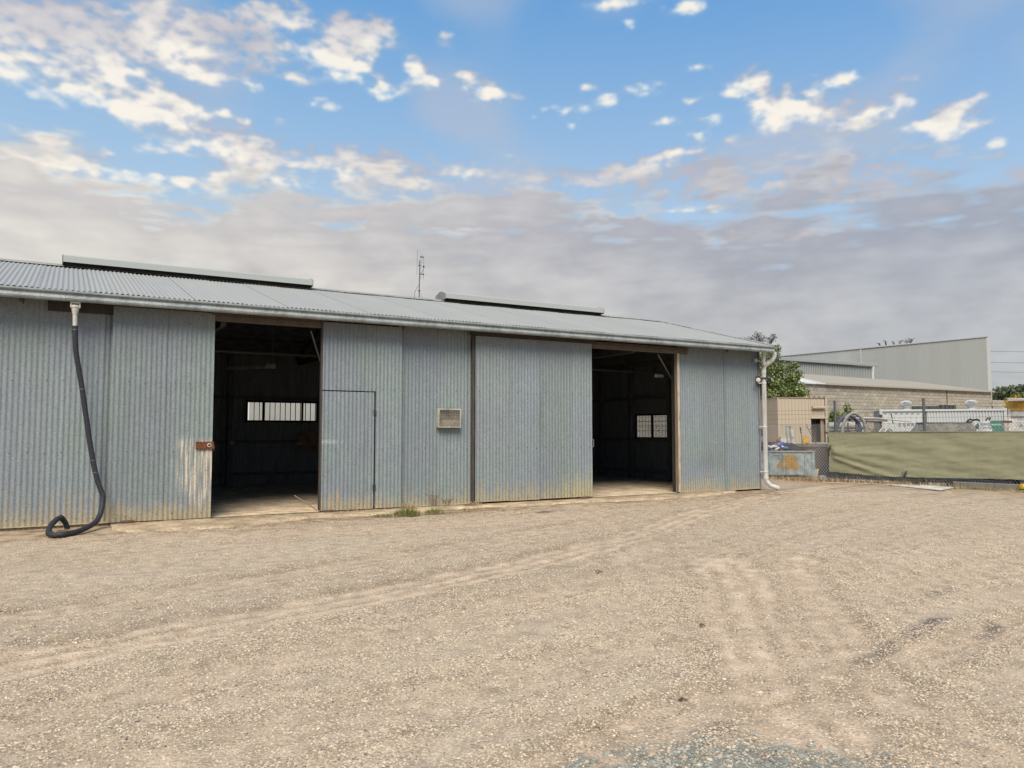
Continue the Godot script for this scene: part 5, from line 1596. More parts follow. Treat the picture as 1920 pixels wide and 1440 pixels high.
func make_block_building() -> void:
	var x0 := 28.5
	var x1 := 55.6
	var z := -29.5
	var H := 4.22
	var t := thing("block_building", "long grey brown concrete block building with a cream low roof", "building", Vector3((x0 + x1) / 2, 0, z))
	var off := -t.position
	var b := nb(Color(0.50, 0.47, 0.41))
	b.box(Vector3((x0 + x1) / 2, H / 2 - 0.01, z - 4.1), Vector3(x1 - x0, H - 0.02, 8.0))
	part("wall", b, M.block, t, off)
	var shades := []
	for k in 6:
		var c := nb()
		c.col = [Color(0.46, 0.425, 0.35), Color(0.43, 0.40, 0.33), Color(0.49, 0.45, 0.375), Color(0.41, 0.38, 0.315), Color(0.53, 0.49, 0.41), Color(0.445, 0.41, 0.34)][k]
		c.box(Vector3.ZERO, Vector3(0.39, 0.19, 0.06), Basis(), 0.008)
		shades.append(c.mesh())
	var rest := nb()
	var r := RandomNumberGenerator.new(); r.seed = 91
	var n := 0
	for row in range(20, -1, -1):
		for i in int((x1 - x0) / 0.40):
			var x := x0 + 0.2 + i * 0.40 + (0.2 if row % 2 == 1 else 0.0)
			if x > x1 - 0.2: continue
			var at := Vector3(x, 0.11 + row * 0.20, z - 0.085 + r.randf_range(-0.004, 0.004))
			if x > 35.3 and x < 46.2 and row >= 10 and n < 297:
				part_mesh("block", shades[r.randi() % 6], M.block, t, Transform3D(Basis(), at + off))
				n += 1
			else:
				rest.col = jit(Color(0.46, 0.425, 0.35), 0.10)
				rest.box(at, Vector3(0.39, 0.19, 0.06), Basis(), 0.008)
	var o := part("blockwork", rest, M.block, t, off)
	o.set_meta("kind", "stuff")
	b = nb(Color(0.16, 0.09, 0.075))
	b.box(Vector3(50.2, 3.2, z - 0.05), Vector3(0.05, 2.0, 0.05))
	part("control_joint", b, M.matte, t, off)
	# roof: cream sheets, white ribbed sheets at the left
	b = nb(Color(0.335, 0.305, 0.24))
	b.poly([Vector3(38.0, H + 0.06, z + 0.12), Vector3(x1 + 0.1, H + 0.04, z + 0.12), Vector3(52.0, 5.02, z - 3.5), Vector3(38.0, 5.16, z - 3.5)], Vector3.UP)
	b.poly([Vector3(x1 + 0.1, H + 0.04, z + 0.12), Vector3(x1 + 0.1, H + 0.04, z - 8.0), Vector3(52.0, 5.02, z - 3.5)], Vector3(1, 1, 0))
	b.poly([Vector3(38.0, H + 0.06, z + 0.12), Vector3(x1 + 0.1, H + 0.04, z + 0.12), Vector3(x1 + 0.1, H - 0.04, z + 0.125), Vector3(38.0, H - 0.04, z + 0.125)], Vector3(0, 0, 1))
	part("cream_roof", b, M.cladding, t, off)
	for i in 10:
		b = nb(Color(0.66, 0.66, 0.63) if i % 2 == 0 else Color(0.56, 0.56, 0.55))
		var xa := 29.9 + i * 0.81
		b.poly([Vector3(xa, H + 0.05, z + 0.10), Vector3(xa + 0.79, H + 0.05, z + 0.10), Vector3(xa + 0.79, 5.16, z - 3.5), Vector3(xa, 5.16, z - 3.5)], Vector3.UP)
		for m in 3:
			b.poly([Vector3(xa + 0.1 + m * 0.26, H + 0.09, z + 0.10), Vector3(xa + 0.15 + m * 0.26, H + 0.09, z + 0.10), Vector3(xa + 0.15 + m * 0.26, 5.20, z - 3.5), Vector3(xa + 0.1 + m * 0.26, 5.20, z - 3.5)], Vector3.UP)
		b.box(Vector3(xa + 0.40, H + 0.02, z + 0.09), Vector3(0.80, 0.07, 0.02))
		part("roof_sheet", b, M.cladding, t, off)
	b = nb(Color(0.40, 0.36, 0.28))
	b.box(Vector3(30.7, H + 0.02, z - 0.1), Vector3(4.5, 0.06, 0.5))
	part("coping", b, M.paint, t, off)
	b = nb(Color(0.62, 0.60, 0.52))
	b.box(Vector3(53.0, 4.72, z - 3.1), Vector3(3.0, 0.08, 0.25), Basis(Vector3(0, 0, 1), 0.01))
	part("roof_flashing", b, M.paint, t, off)
	# the lower wall at its right end
	t = thing("block_wall", "low block wall running on right of the block building", "wall", Vector3(56.6, 0, z))
	b = nb(Color(0.50, 0.47, 0.41))
	b.box(Vector3(0.05, 1.83, -0.12), Vector3(2.0, 3.66, 0.2), Basis(), 0.01)
	part("wall", b, M.block, t)
	for row in 18:
		for i in 5:
			var x := -0.78 + i * 0.40 + (0.1 if row % 2 == 1 else -0.1)
			part_mesh("block", shades[r.randi() % 6], M.block, t, Transform3D(Basis(), Vector3(x, 0.11 + row * 0.2, -0.03)))

func make_warehouse() -> void:
	var t := thing("grey_warehouse", "tall pale grey ribbed steel warehouse with a sloping parapet", "warehouse", Vector3(58, 0, -38.8))
	var off := -t.position
	var z := -38.8
	var GR := Color(0.285, 0.305, 0.305)
	var b := nb(GR)
	var xl := 44.0
	var xr := 72.5
	var top := func(x: float) -> float: return lerpf(6.85, 10.08, (x - xl) / (xr - xl))
	var x := xl
	var r := RandomNumberGenerator.new(); r.seed = 95
	var k := 0
	while x < xr - 0.1:
		var e := minf(x + 1.5, xr)
		b = nb(jit(GR, 0.035))
		var q := x
		while q < e - 0.01:
			var w := minf(0.25, e - q)
			var y: float = top.call(q + w * 0.5)
			b.poly([Vector3(q, 0, z), Vector3(q + w * 0.55, 0, z), Vector3(q + w * 0.55, y, z), Vector3(q, y, z)], Vector3(0, 0, 1))
			b.poly([Vector3(q + w * 0.55, 0, z), Vector3(q + w * 0.65, 0, z + 0.045), Vector3(q + w * 0.65, y, z + 0.045), Vector3(q + w * 0.55, y, z)], Vector3(0, 0, 1))
			b.poly([Vector3(q + w * 0.65, 0, z + 0.045), Vector3(q + w * 0.9, 0, z + 0.045), Vector3(q + w * 0.9, y, z + 0.045), Vector3(q + w * 0.65, y, z + 0.045)], Vector3(0, 0, 1))
			b.poly([Vector3(q + w * 0.9, 0, z + 0.045), Vector3(q + w, 0, z), Vector3(q + w, y, z), Vector3(q + w * 0.9, y, z + 0.045)], Vector3(0, 0, 1))
			q += 0.25
		part("wall_sheet", b, M.cladding, t, off)
		x += 1.5
		k += 1
	b = nb(Color(0.36, 0.375, 0.375))
	b.prism(PackedVector2Array([Vector2(xl, 0), Vector2(xr - 0.05, 0), Vector2(xr - 0.05, 9.9), Vector2(xl, 6.7)]), z - 14.0, z - 0.02)
	part("body", b, M.cladding, t, off)
	b = nb(Color(0.34, 0.36, 0.36))
	var ang := atan2(10.08 - 6.85, xr - xl)
	b.box(Vector3((xl + xr) / 2, 8.49, z + 0.02), Vector3((xr - xl) / cos(ang) + 0.1, 0.10, 0.16), Basis(Vector3(0, 0, 1), ang), 0.01)
	part("parapet_capping", b, M.cladding, t, off)
	b = nb(Color(0.42, 0.44, 0.44))
	b.box(Vector3(xr + 0.10, 5.04, z - 0.02), Vector3(0.55, 10.08, 0.16), Basis(), 0.01)
	part("corner_flashing", b, M.cladding, t, off)
	b = nb(Color(0.52, 0.53, 0.53))
	b.box(Vector3(54.3, 4.1, z + 0.06), Vector3(0.10, 8.1, 0.10), Basis(), 0.01)
	part("downpipe", b, M.paint, t, off)
	# the lean-to in front
	var zl := -37.0
	b = nb(Color(0.40, 0.405, 0.40))
	b.box(Vector3(47.0, 3.2, zl - 0.9), Vector3(12.4, 6.4, 1.7))
	part("lean_to_body", b, M.cladding, t, off)
	x = 40.8
	while x < 53.1:
		b = nb(jit(Color(0.29, 0.32, 0.325), 0.04))
		var q := x
		while q < x + 0.76 - 0.01 and q < 53.1:
			b.box(Vector3(q + 0.095, 3.2, zl), Vector3(0.09, 6.4, 0.07), Basis(), 0.02)
			q += 0.19
		part("lean_to_sheet", b, M.cladding, t, off)
		x += 0.76
	b = nb(Color(0.29, 0.30, 0.30))
	b.box(Vector3(47.1, 6.53, zl + 0.10), Vector3(12.9, 0.24, 0.22), Basis(), 0.02)
	part("lean_to_gutter", b, M.cladding, t, off)
	b = nb(Color(0.42, 0.43, 0.42))
	b.poly([Vector3(40.6, 6.66, zl + 0.1), Vector3(53.5, 6.66, zl + 0.1), Vector3(53.5, 6.85, z + 0.05), Vector3(40.6, 6.85, z + 0.05)], Vector3.UP)
	part("lean_to_roof", b, M.cladding, t, off)
	b = nb(Color(0.66, 0.66, 0.64))
	b.tube([Vector3(53.15, 6.42, zl + 0.14), Vector3(53.12, 5.9, zl + 0.10), Vector3(53.12, 3.0, zl + 0.10)], 0.10, 10)
	part("white_downpipe", b, M.gloss, t, off)

func make_kiosk() -> void:
	var t := thing("yellow_kiosk", "white kiosk with a yellow band and grey flat roof", "kiosk", Vector3(34.9, 0, -17.9), -1.10)
	var b := nb(Color(0.60, 0.61, 0.60))
	b.box(Vector3(2.0, 1.25, -1.5), Vector3(4.0, 2.3, 2.9), Basis(), 0.03)
	part("body", b, M.paint, t)
	b = nb(Color(0.72, 0.42, 0.055))
	b.box(Vector3(2.0, 2.57, -1.48), Vector3(4.06, 0.40, 2.98), Basis(), 0.02)
	part("yellow_band", b, M.paint, t)
	b = nb(Color(0.48, 0.49, 0.48))
	b.box(Vector3(2.15, 2.83, -1.3), Vector3(4.36, 0.13, 3.4), Basis(), 0.02)
	part("roof", b, M.paint, t)
	b = nb(Color(0.64, 0.65, 0.64))
	b.box(Vector3(0.02, 1.3, 0.0), Vector3(0.09, 2.3, 0.09), Basis(), 0.01)
	b.box(Vector3(2.0, 2.15, 0.0), Vector3(3.9, 0.03, 0.04))
	part("trim", b, M.gloss, t)
	b = nb(Color(0.36, 0.38, 0.40))
	for i in 9:
		b.prism(PackedVector2Array([Vector2(0.35 + i * 0.3, 1.70), Vector2(0.43 + i * 0.3, 1.86 + 0.05 * (i % 3)), Vector2(0.50 + i * 0.3, 1.72)]), -0.045, -0.04)
	part("grimy_marks", b, M.matte, t)

func leaning(called: String, label: String, cat: String, b: MB, m: Material, at: Vector3, turn := VT) -> void:
	single(called, b, m, label, cat, at, turn)

func make_small_yard(r: RandomNumberGenerator) -> void:
	var b: MB
	var t: Node3D
	# low loading platform in front of the beige shed
	t = thing("loading_platform", "low platform with a pale edge in front of the beige garden shed", "platform", Vector3(26.0, 0, -20.9), VT)
	b = nb(Color(0.17, 0.145, 0.12))
	b.box(Vector3(-0.6, 0.5, -1.0), Vector3(3.9, 1.0, 1.9), Basis(), 0.01)
	part("deck", b, M.timber, t)
	b = nb(Color(0.55, 0.54, 0.50))
	b.box(Vector3(0.25, 1.02, -0.05), Vector3(2.2, 0.06, 0.14), Basis(), 0.01)
	part("edge_rail", b, M.paint, t)
	b = nb(Color(0.30, 0.29, 0.27))
	b.box(Vector3(0.25, 0.93, -0.03), Vector3(2.2, 0.09, 0.06))
	part("edge_board", b, M.timber, t)
	# what stands on it
	b = nb(Color(0.62, 0.63, 0.61))
	b.box(Vector3(0, 0.13, 0), Vector3(0.34, 0.26, 0.28), Basis(), 0.02)
	b.box(Vector3(0, 0.27, 0), Vector3(0.36, 0.03, 0.30), Basis(), 0.01)
	leaning("white_tub", "white plastic tub with a lid on the platform, left of the tall boards", "tub", b, M.gloss, Vector3(24.75, 1.0, -21.15))
	b = nb(Color(0.33, 0.07, 0.06))
	b.box(Vector3(0, 0.09, 0), Vector3(0.13, 0.18, 0.16), Basis(), 0.02)
	b.tube([Vector3(-0.04, 0.18, 0), Vector3(0, 0.22, 0), Vector3(0.04, 0.18, 0)], 0.01, 6)
	leaning("red_can", "small red can beside the white tub on the platform", "can", b, M.paint, Vector3(24.35, 1.0, -21.1))
	b = nb(Color(0.30, 0.34, 0.34))
	b.box(Vector3(-0.07, 0.35, 0), Vector3(0.05, 0.72, 0.03), Basis(Vector3(0, 0, 1), 0.12), 0.008)
	b.box(Vector3(0.0, 0.69, 0), Vector3(0.20, 0.06, 0.03), Basis(), 0.01)
	b.box(Vector3(0.10, 0.42, -0.02), Vector3(0.05, 0.60, 0.03), Basis(Vector3(0, 0, 1), 0.12), 0.008)
	leaning("trolley_frame", "grey upright trolley frame leaning in front of the beige wall", "trolley", b, M.paint, Vector3(24.78, 1.0, -20.95))
	b = nb(Color(0.60, 0.61, 0.61))
	b.box(Vector3(0, 0.42, 0), Vector3(0.16, 0.30, 0.02), Basis(Vector3(0, 0, 1), 0.05), 0.006)
	b.box(Vector3(0.02, 0.10, 0), Vector3(0.14, 0.20, 0.02), Basis(Vector3(0, 0, 1), 0.05), 0.006)
	b.col = Color(0.16, 0.16, 0.16)
	b.box(Vector3(0.02, 0.245, 0.01), Vector3(0.20, 0.025, 0.05), Basis(), 0.004)
	leaning("white_signboard", "white two part panel with a dark bar beside the trolley frame", "board", b, M.paint, Vector3(25.0, 1.0, -21.0))
	t = thing("caution_stand", "yellow folding floor stand beside the garden forks", "floor stand", Vector3(25.55, 1.0, -20.75), VT)
	for s in [-1.0, 1.0]:
		b = nb(Color(0.62, 0.36, 0.03))
		b.prism(PackedVector2Array([Vector2(-0.15, 0.0), Vector2(-0.08, 0.31), Vector2(0.06, 0.31), Vector2(0.12, 0.0), Vector2(0.04, 0.0), Vector2(0.03, 0.05), Vector2(-0.05, 0.05), Vector2(-0.06, 0.0)]), -0.008, 0.008, Transform3D(Basis(Vector3(1, 0, 0), -0.2 * s), Vector3(0, 0, 0.07 * s)))
		part("leaf", b, M.gloss, t)
	for q in [[25.62, -20.62, 0.16, "steel fork with a long pale handle leaning by the doorway"], [25.40, -20.85, -0.05, "dark short handled tool standing behind the yellow floor stand"]]:
		t = thing("garden_fork", q[3], "fork", Vector3(q[0], 1.0, q[1]), VT)
		b = nb(Color(0.20, 0.15, 0.11))
		b.tube([Vector3(q[2] + 0.08, 0, 0), Vector3(0, 0.52, -0.03)], 0.016, 6)
		part("handle", b, M.timber, t)
		b = nb(Color(0.05, 0.045, 0.04))
		if q[2] > 0:
			b.tube([Vector3(-0.10, 0.77, -0.04), Vector3(-0.09, 0.66, -0.03), Vector3(-0.03, 0.56, -0.03), Vector3(0.03, 0.56, -0.03), Vector3(0.09, 0.66, -0.03), Vector3(0.08, 0.78, -0.04)], 0.013, 6)
		else:
			b.box(Vector3(-0.01, 0.55, -0.03), Vector3(0.05, 0.24, 0.02), Basis(Vector3(0, 0, 1), 0.1), 0.008)
		part("head", b, M.metal, t)
	# pipe rack
	t = thing("pipe_rack", "red brown steel pipe rack behind the shade cloth", "rack", Vector3(25.2, 0, -18.95), VT)
	b = nb(Color(0.135, 0.055, 0.045))
	b.box(Vector3(0.98, 1.93, 0.0), Vector3(1.25, 0.16, 0.10), Basis(Vector3(0, 0, 1), -0.045), 0.01)
	b.box(Vector3(0.45, 2.00, -0.35), Vector3(1.0, 0.13, 0.10), Basis(), 0.01)
	part("beam", b, M.paint, t)
	for q in [[1.55, 0.95, 1.95], [0.62, 0.93, 1.9], [1.0, 0.95, 1.9], [0.15, 0.95, 1.95], [0.32, 0.9, 1.85]]:
		b = nb(Color(0.10, 0.05, 0.045))
		b.box(Vector3(q[0], q[1], 0.02), Vector3(0.07 if q[0] > 1.5 else 0.04, q[2], 0.06), Basis(), 0.008)
		part("upright", b, M.paint, t)
	for q in [[0.45, 2.12], [1.57, 2.07]]:
		b = nb(Color(0.12, 0.05, 0.045))
		b.box(Vector3(q[0], q[1], 0.0), Vector3(0.09, 0.12, 0.08), Basis(), 0.01)
		part("stop", b, M.paint, t)
	b = nb(Color(0.05, 0.05, 0.05))
	b.box(Vector3(1.92, 1.95, 0.15), Vector3(0.025, 0.36, 0.03), Basis(Vector3(0, 0, 1), 0.15))
	part("arm", b, M.metal, t)
	var dirx := Vector3(cos(-VT), 0, sin(-VT))
	var base := Vector3(25.2, 0, -18.95)
	var up := Vector3.UP
	for q in [[0.40, 1.15, 1.98, 1.99, 0.035, "uppermost short white pipe on the rack"], [0.36, 1.72, 1.93, 1.90, 0.045, "thicker white pipe in the middle of the rack"], [1.1, 2.55, 2.00, 1.87, 0.032, "long thin white pipe jutting from the right of the rack"], [0.95, 1.35, 1.955, 1.96, 0.055, "stout short white pipe resting on the middle pipe"]]:
		b = nb(Color(0.60, 0.59, 0.56))
		b.tube([dirx * q[0] + up * q[2], dirx * q[1] + up * q[3]], q[4], 10)
		b.col = Color(0.07, 0.07, 0.07)
		b.lathe(dirx * q[1] + up * q[3], [Vector2(q[4] * 0.8, 0.002), Vector2(0, 0.003)], 10, Basis(Quaternion(Vector3.UP, dirx)))
		single("white_pipe", b, M.gloss, q[5], "pipe", base + Vector3(0, 0, 0.09 if q[4] > 0.04 else 0.17), 0.0, "white pipes on the rack")
	b = nb(Color(0.20, 0.18, 0.16))
	b.tube([dirx * -0.1 + up * 2.0, dirx * 0.42 + up * 1.97], 0.05, 10)
	single("steel_tube", b, M.metal, "dull grey steel tube end lying on the rack beside the hose", "pipe", base + Vector3(0, 0, 0.12))
	for q in [[-0.35, 1.15, 1.72, 0.13, "fat pale pipe lying below the rack beam"], [-0.38, 0.9, 1.56, 0.06, "thin white pipe lying below the fat pale pipe"]]:
		b = nb(Color(0.50, 0.50, 0.47))
		b.tube([dirx * q[0] + up * q[2], dirx * q[1] + up * q[2]], q[3], 14)
		b.col = Color(0.35, 0.35, 0.33)
		b.lathe(dirx * q[1] + up * q[2], [Vector2(q[3] * 1.08, -0.06), Vector2(q[3] * 1.08, 0.0), Vector2(q[3] * 0.85, 0.004), Vector2(0, -0.05)], 14, Basis(Quaternion(Vector3.UP, dirx)))
		single("stored_pipe", b, M.gloss, q[4], "pipe", Vector3(26.0, 0, -19.65))
	b = nb(Color(0.06, 0.055, 0.05))
	for i in 4:
		b.box(Vector3(-0.25 + i * 0.45, 0.72, 0), Vector3(0.08, 1.45, 0.5), Basis(), 0.01)
	b.box(Vector3(0.42, 1.44, 0), Vector3(1.6, 0.07, 0.6), Basis(), 0.01)
	single("pipe_trestle", b, M.timber, "dark trestle under the stored pale pipes", "trestle", Vector3(26.0, 0, -19.65), VT)
	# hoses
	for q in [[0.0, 0.055, Color(0.36, 0.34, 0.30), 0.66, "thick grey suction hose arching up behind the shade cloth"], [-0.13, 0.05, Color(0.10, 0.13, 0.20), 0.58, "dark blue hose arching beside the grey one"]]:
		b = nb(q[2])
		var path := []
		var rad := []
		for i in 90:
			var f := i / 89.0
			var a := PI * (1.04 - 1.08 * f)
			path.append(Vector3(cos(a) * 0.36 + 0.10 * f, 1.44 + sin(a) * q[3] if f > 0.02 and f < 0.98 else 0.9, q[0]))
			rad.append(q[1] + (0.004 if i % 2 == 0 else -0.003))
		b.tube(path, rad, 10)
		single("arched_hose", b, M.rubber, q[4], "hose", Vector3(22.95 + q[0] * 0.3, 0, -16.74 + q[0]), VT)
	b = nb(Color(0.06, 0.08, 0.22))
	for i in 4:
		b.tube([Vector3(-0.05 + 0.03 * i, 1.85, 0), Vector3(-0.02 + 0.04 * i, 1.62, 0.03), Vector3(0.06 * i - 0.06, 1.30, 0)], 0.022, 6)
	single("blue_strap", b, M.cloth, "blue straps hanging under the arched hoses", "strap", Vector3(23.6, 0, -17.0), VT)
	# reels
	for q in [[23.52, -16.45, "brown cable reel nearest the arched hoses", Color(0.28, 0.22, 0.15)], [24.02, -16.25, "white hose reel right of the brown reel", Color(0.56, 0.56, 0.54)]]:
		t = thing("reel", q[2], "reel", Vector3(q[0], 1.35, q[1]), VT + 0.5)
		for s in [-1.0, 1.0]:
			b = nb(q[3])
			var ring := []
			for i in 24: ring.append(Vector3(cos(TAU * i / 24.0) * 0.24, sin(TAU * i / 24.0) * 0.24, 0.10 * s))
			b.tube(ring, 0.028, 8, false, true)
			for i in 5: b.tube([Vector3(0, 0, 0.10 * s), Vector3(cos(TAU * i / 5.0) * 0.24, sin(TAU * i / 5.0) * 0.24, 0.10 * s)], 0.014, 5)
			part("flange", b, M.paint, t)
		b = nb(Color(0.40, 0.33, 0.20))
		for k in 6:
			var ring := []
			for i in 20: ring.append(Vector3(cos(TAU * i / 20.0) * 0.17, sin(TAU * i / 20.0) * 0.17, -0.075 + k * 0.03))
			b.tube(ring, 0.018, 6, false, true)
		part("cable", b, M.rubber, t)
	b = nb(Color(0.13, 0.11, 0.09))
	b.box(Vector3(0, 0.5, 0), Vector3(1.5, 1.05, 0.6), Basis(), 0.02)
	for i in 6: b.box(Vector3(-0.65 + i * 0.26, 0.52, 0.305), Vector3(0.20, 0.95, 0.02), Basis(), 0.006)
	single("workbench_crate", b, M.timber, "dark timber crate carrying the two reels", "crate", Vector3(23.75, 0, -16.4), VT)
	# grey trough and the sign
	t = thing("grey_trough", "grey steel hopper with sloping ends behind the shade cloth", "hopper", Vector3(23.74, 0, -13.97), VT)
	b = nb(Color(0.25, 0.25, 0.225))
	b.prism(PackedVector2Array([Vector2(-0.95, 1.0), Vector2(-0.95, 1.45), Vector2(-0.70, 1.75), Vector2(0.72, 1.75), Vector2(0.95, 1.45), Vector2(0.95, 1.0)]), -0.5, 0.0)
	part("shell", b, M.matte, t)
	b = nb(Color(0.30, 0.29, 0.25))
	b.box(Vector3(-0.06, 1.52, 0.01), Vector3(0.75, 0.36, 0.012), Basis(), 0.004)
	part("front_plate", b, M.matte, t)
	b = nb(Color(0.18, 0.18, 0.17))
	for x in [-0.8, 0.8]:
		b.box(Vector3(x, 0.5, -0.25), Vector3(0.08, 1.0, 0.4), Basis(), 0.01)
	b.box(Vector3(0.01, 1.765, -0.25), Vector3(1.50, 0.025, 0.52), Basis(), 0.006)
	part("frame", b, M.metal, t)
	t = thing("trade_sign", "white and green slanting trade sign behind the shade cloth", "sign", Vector3(22.82, 1.66, -12.28), VT)
	b = nb(Color(0.66, 0.67, 0.66))
	b.prism(PackedVector2Array([Vector2(-0.42, 0.12), Vector2(0.06, 0.135), Vector2(0.16, -0.28), Vector2(-0.28, -0.28)]), -0.012, 0.0)
	part("white_board", b, M.gloss, t)
	b = nb(Color(0.055, 0.26, 0.185))
	b.prism(PackedVector2Array([Vector2(0.062, 0.135), Vector2(0.37, 0.145), Vector2(0.50, -0.28), Vector2(0.162, -0.28)]), -0.012, 0.0)
	part("green_board", b, M.gloss, t)
	b = nb(Color(0.04, 0.12, 0.16))
	for i in 4:
		var a := 1.75 + i * 0.33
		b.box(Vector3(-0.26 + cos(a) * 0.07, -0.10 + sin(a) * 0.10, 0.003), Vector3(0.13, 0.030, 0.004), Basis(Vector3(0, 0, 1), a))
	part("emblem", b, M.matte, t)
	for q in [["ECHUCA", Vector3(-0.06, 0.04, 0.002), 30, Color(0.10, 0.12, 0.17)], ["LAND CARE", Vector3(-0.03, -0.06, 0.002), 22, Color(0.10, 0.12, 0.17)], ["MOOSCTEA", Vector3(0.245, 0.03, 0.002), 22, Color(0.66, 0.68, 0.67)]]:
		var tm := TextMesh.new()
		var sf := SystemFont.new()
		sf.font_names = PackedStringArray(["Droid Sans"]); sf.font_weight = 700
		tm.font = sf; tm.text = q[0]; tm.font_size = q[2]; tm.pixel_size = 0.0024; tm.depth = 0.004
		var m := StandardMaterial3D.new()
		m.albedo_color = (q[3] as Color).linear_to_srgb(); m.roughness = 0.6
		part_mesh("lettering", tm, m, t, Transform3D(Basis(), q[1]))
	b = nb(Color(0.60, 0.66, 0.62))
	b.box(Vector3(0.28, -0.20, 0.002), Vector3(0.18, 0.03, 0.004))
	part("underline", b, M.gloss, t)
	b = nb(Color(0.10, 0.10, 0.10))
	for x in [-0.2, 0.3]:
		b.box(Vector3(x, -0.9, -0.03), Vector3(0.05, 1.5, 0.04))
	part("sign_leg", b, M.metal, t)
	b = nb(Color(0.05, 0.045, 0.045))
	b.tube([Vector3(-0.20, 0, 0), Vector3(-0.12, 0.06, 0), Vector3(-0.05, 0.03, 0), Vector3(0.10, 0.05, 0), Vector3(0.16, 0.0, 0)], 0.03, 8)
	b.tube([Vector3(0.34, 0, 0), Vector3(0.40, 0.10, 0), Vector3(0.46, 0.03, 0), Vector3(0.48, 0.12, 0)], 0.022, 8)
	b.box(Vector3(0.2, -0.9, 0), Vector3(0.06, 1.80, 0.06), Basis(), 0.01)
	b.box(Vector3(0.14, -0.02, 0), Vector3(0.75, 0.03, 0.10), Basis(), 0.01)
	single("black_fittings", b, M.rubber, "black pump fittings on a stand just above the slanting sign", "fittings", Vector3(23.35, 1.80, -12.95), VT)
	t = thing("dark_post", "dark red brown post frame between container and kiosk", "frame", Vector3(31.4, 0, -16.6), VT)
	b = nb(Color(0.10, 0.05, 0.045))
	b.box(Vector3(-0.05, 0.95, 0), Vector3(0.16, 1.9, 0.12), Basis(), 0.01)
	part("post", b, M.paint, t)
	b = nb(Color(0.13, 0.06, 0.05))
	b.box(Vector3(0.25, 1.87, 0), Vector3(0.75, 0.09, 0.10), Basis(), 0.01)
	part("rail", b, M.paint, t)
	b = nb(Color(0.33, 0.25, 0.225))
	b.box(Vector3(0.22, 0.9, -0.1), Vector3(0.24, 1.8, 0.2), Basis(), 0.02)
	part("pillar", b, M.matte, t)
	# at the foot of the fence
	t = thing("grey_sleeper", "long weathered grey sleeper edging the fence at right", "sleeper", fence_at(6.9) + Vector3(-0.10, 0, 0))
	b = nb(Color(0.24, 0.225, 0.20))
	var fb := Basis(FD, Vector3.UP, FD.cross(Vector3.UP))
	b.box(Vector3(0, 0.075, 0), Vector3(7.0, 0.17, 0.08), fb, 0.012)
	part("beam", b, M.timber, t)
	t = thing("white_sheet", "long white flat sheet lying on the ground before the fence", "sheet", Vector3(19.75, 0.02, -12.7))
	b = nb(Color(0.78, 0.77, 0.72))
	var c4 := [Vector3(0.10, 0.012, -0.95), Vector3(0.62, 0.03, 0.15), Vector3(0.28, 0.03, 1.0), Vector3(-0.62, 0.012, 1.18)]
	b.poly(c4, Vector3.UP)
	for i in 4:
		var a: Vector3 = c4[i]
		var e: Vector3 = c4[(i + 1) % 4]
		b.poly([a, e, e - Vector3(0, 0.022, 0), a - Vector3(0, 0.022, 0)])
	part("board", b, M.paint, t)
	b = nb(Color(0.55, 0.53, 0.47))
	b.box(Vector3.ZERO, Vector3(0.06, 0.02, 1.6), Basis(Vector3(0, 1, 0), 0.5), 0.004)
	single("pale_lath", b, M.timber, "thin pale lath lying behind the white sheet in dry grass", "lath", Vector3(19.55, 0.02, -14.35))
	b = nb(Color(0.58, 0.38, 0.03))
	b.lathe(Vector3.ZERO, [Vector2(0.0, 0.13), Vector2(0.05, 0.125), Vector2(0.085, 0.10), Vector2(0.10, 0.055), Vector2(0.10, 0.0)], 18)
	b.col = Color(0.45, 0.29, 0.03)
	b.lathe(Vector3.ZERO, [Vector2(0.13, 0.0), Vector2(0.13, 0.02), Vector2(0.09, 0.025)], 18)
	single("yellow_ball", b, M.gloss, "round yellow plastic ball resting against the sleeper", "ball", fence_at(5.05) + Vector3(-0.18, 0.06, 0))
	b = nb(Color(0.50, 0.48, 0.43))
	b.box(Vector3(0, 0.08, 0), Vector3(0.26, 0.16, 0.14), Basis(Vector3(0, 1, 0), 0.4), 0.03)
	b.box(Vector3(0.22, 0.05, 0.05), Vector3(0.22, 0.10, 0.14), Basis(Vector3(0, 1, 0), -0.3), 0.03)
	single("broken_block", b, M.block, "broken pale concrete block at the right foot of the skip", "block", fence_at(-0.35) + Vector3(0.15, 0, 0), VT)
	b = nb(Color(0.63, 0.63, 0.60))
	b.tube([Vector3(-0.18, 0.30, 0), Vector3(0.16, 0.18, 0)], 0.03, 8)
	b.tube([Vector3(0.30, 0.14, 0), Vector3(0.46, 0.20, 0)], 0.022, 8)
	single("white_offcuts", b, M.gloss, "white pipe offcuts lying under the edge of the shade cloth", "offcuts", fence_at(1.0) - FN * 0.25, VT)
	# dim things behind the fence below the cloth
	b = nb(Color(0.045, 0.045, 0.045))
	b.grid(60, 12, func(i: int, j: int):
		var x := i * 0.1 - 3.0
		var v := j / 12.0
		var rr := 0.55 * sin(PI * v)
		return Vector3(x, rr * (0.75 + 0.25 * sin(x * 2.1)) + 0.04 * sin(x * 9 + v * 8), -0.5 + cos(PI * v) * 0.5),
		func(q): return Color(0.045, 0.045, 0.047))
	single("black_tarpaulin", b, M.rubber, "black tarpaulin heap along the fence under the cloth", "tarpaulin", fence_at(1.9) - FN * 1.5, atan2(-FD.z, FD.x))
	b = nb(Color(0.44, 0.41, 0.35))
	b.box(Vector3(0, 0.26, 0), Vector3(0.45, 0.30, 0.30), Basis(), 0.01)
	b.col = Color(0.20, 0.18, 0.15)
	b.box(Vector3(0, 0.05, 0), Vector3(0.40, 0.10, 0.25))
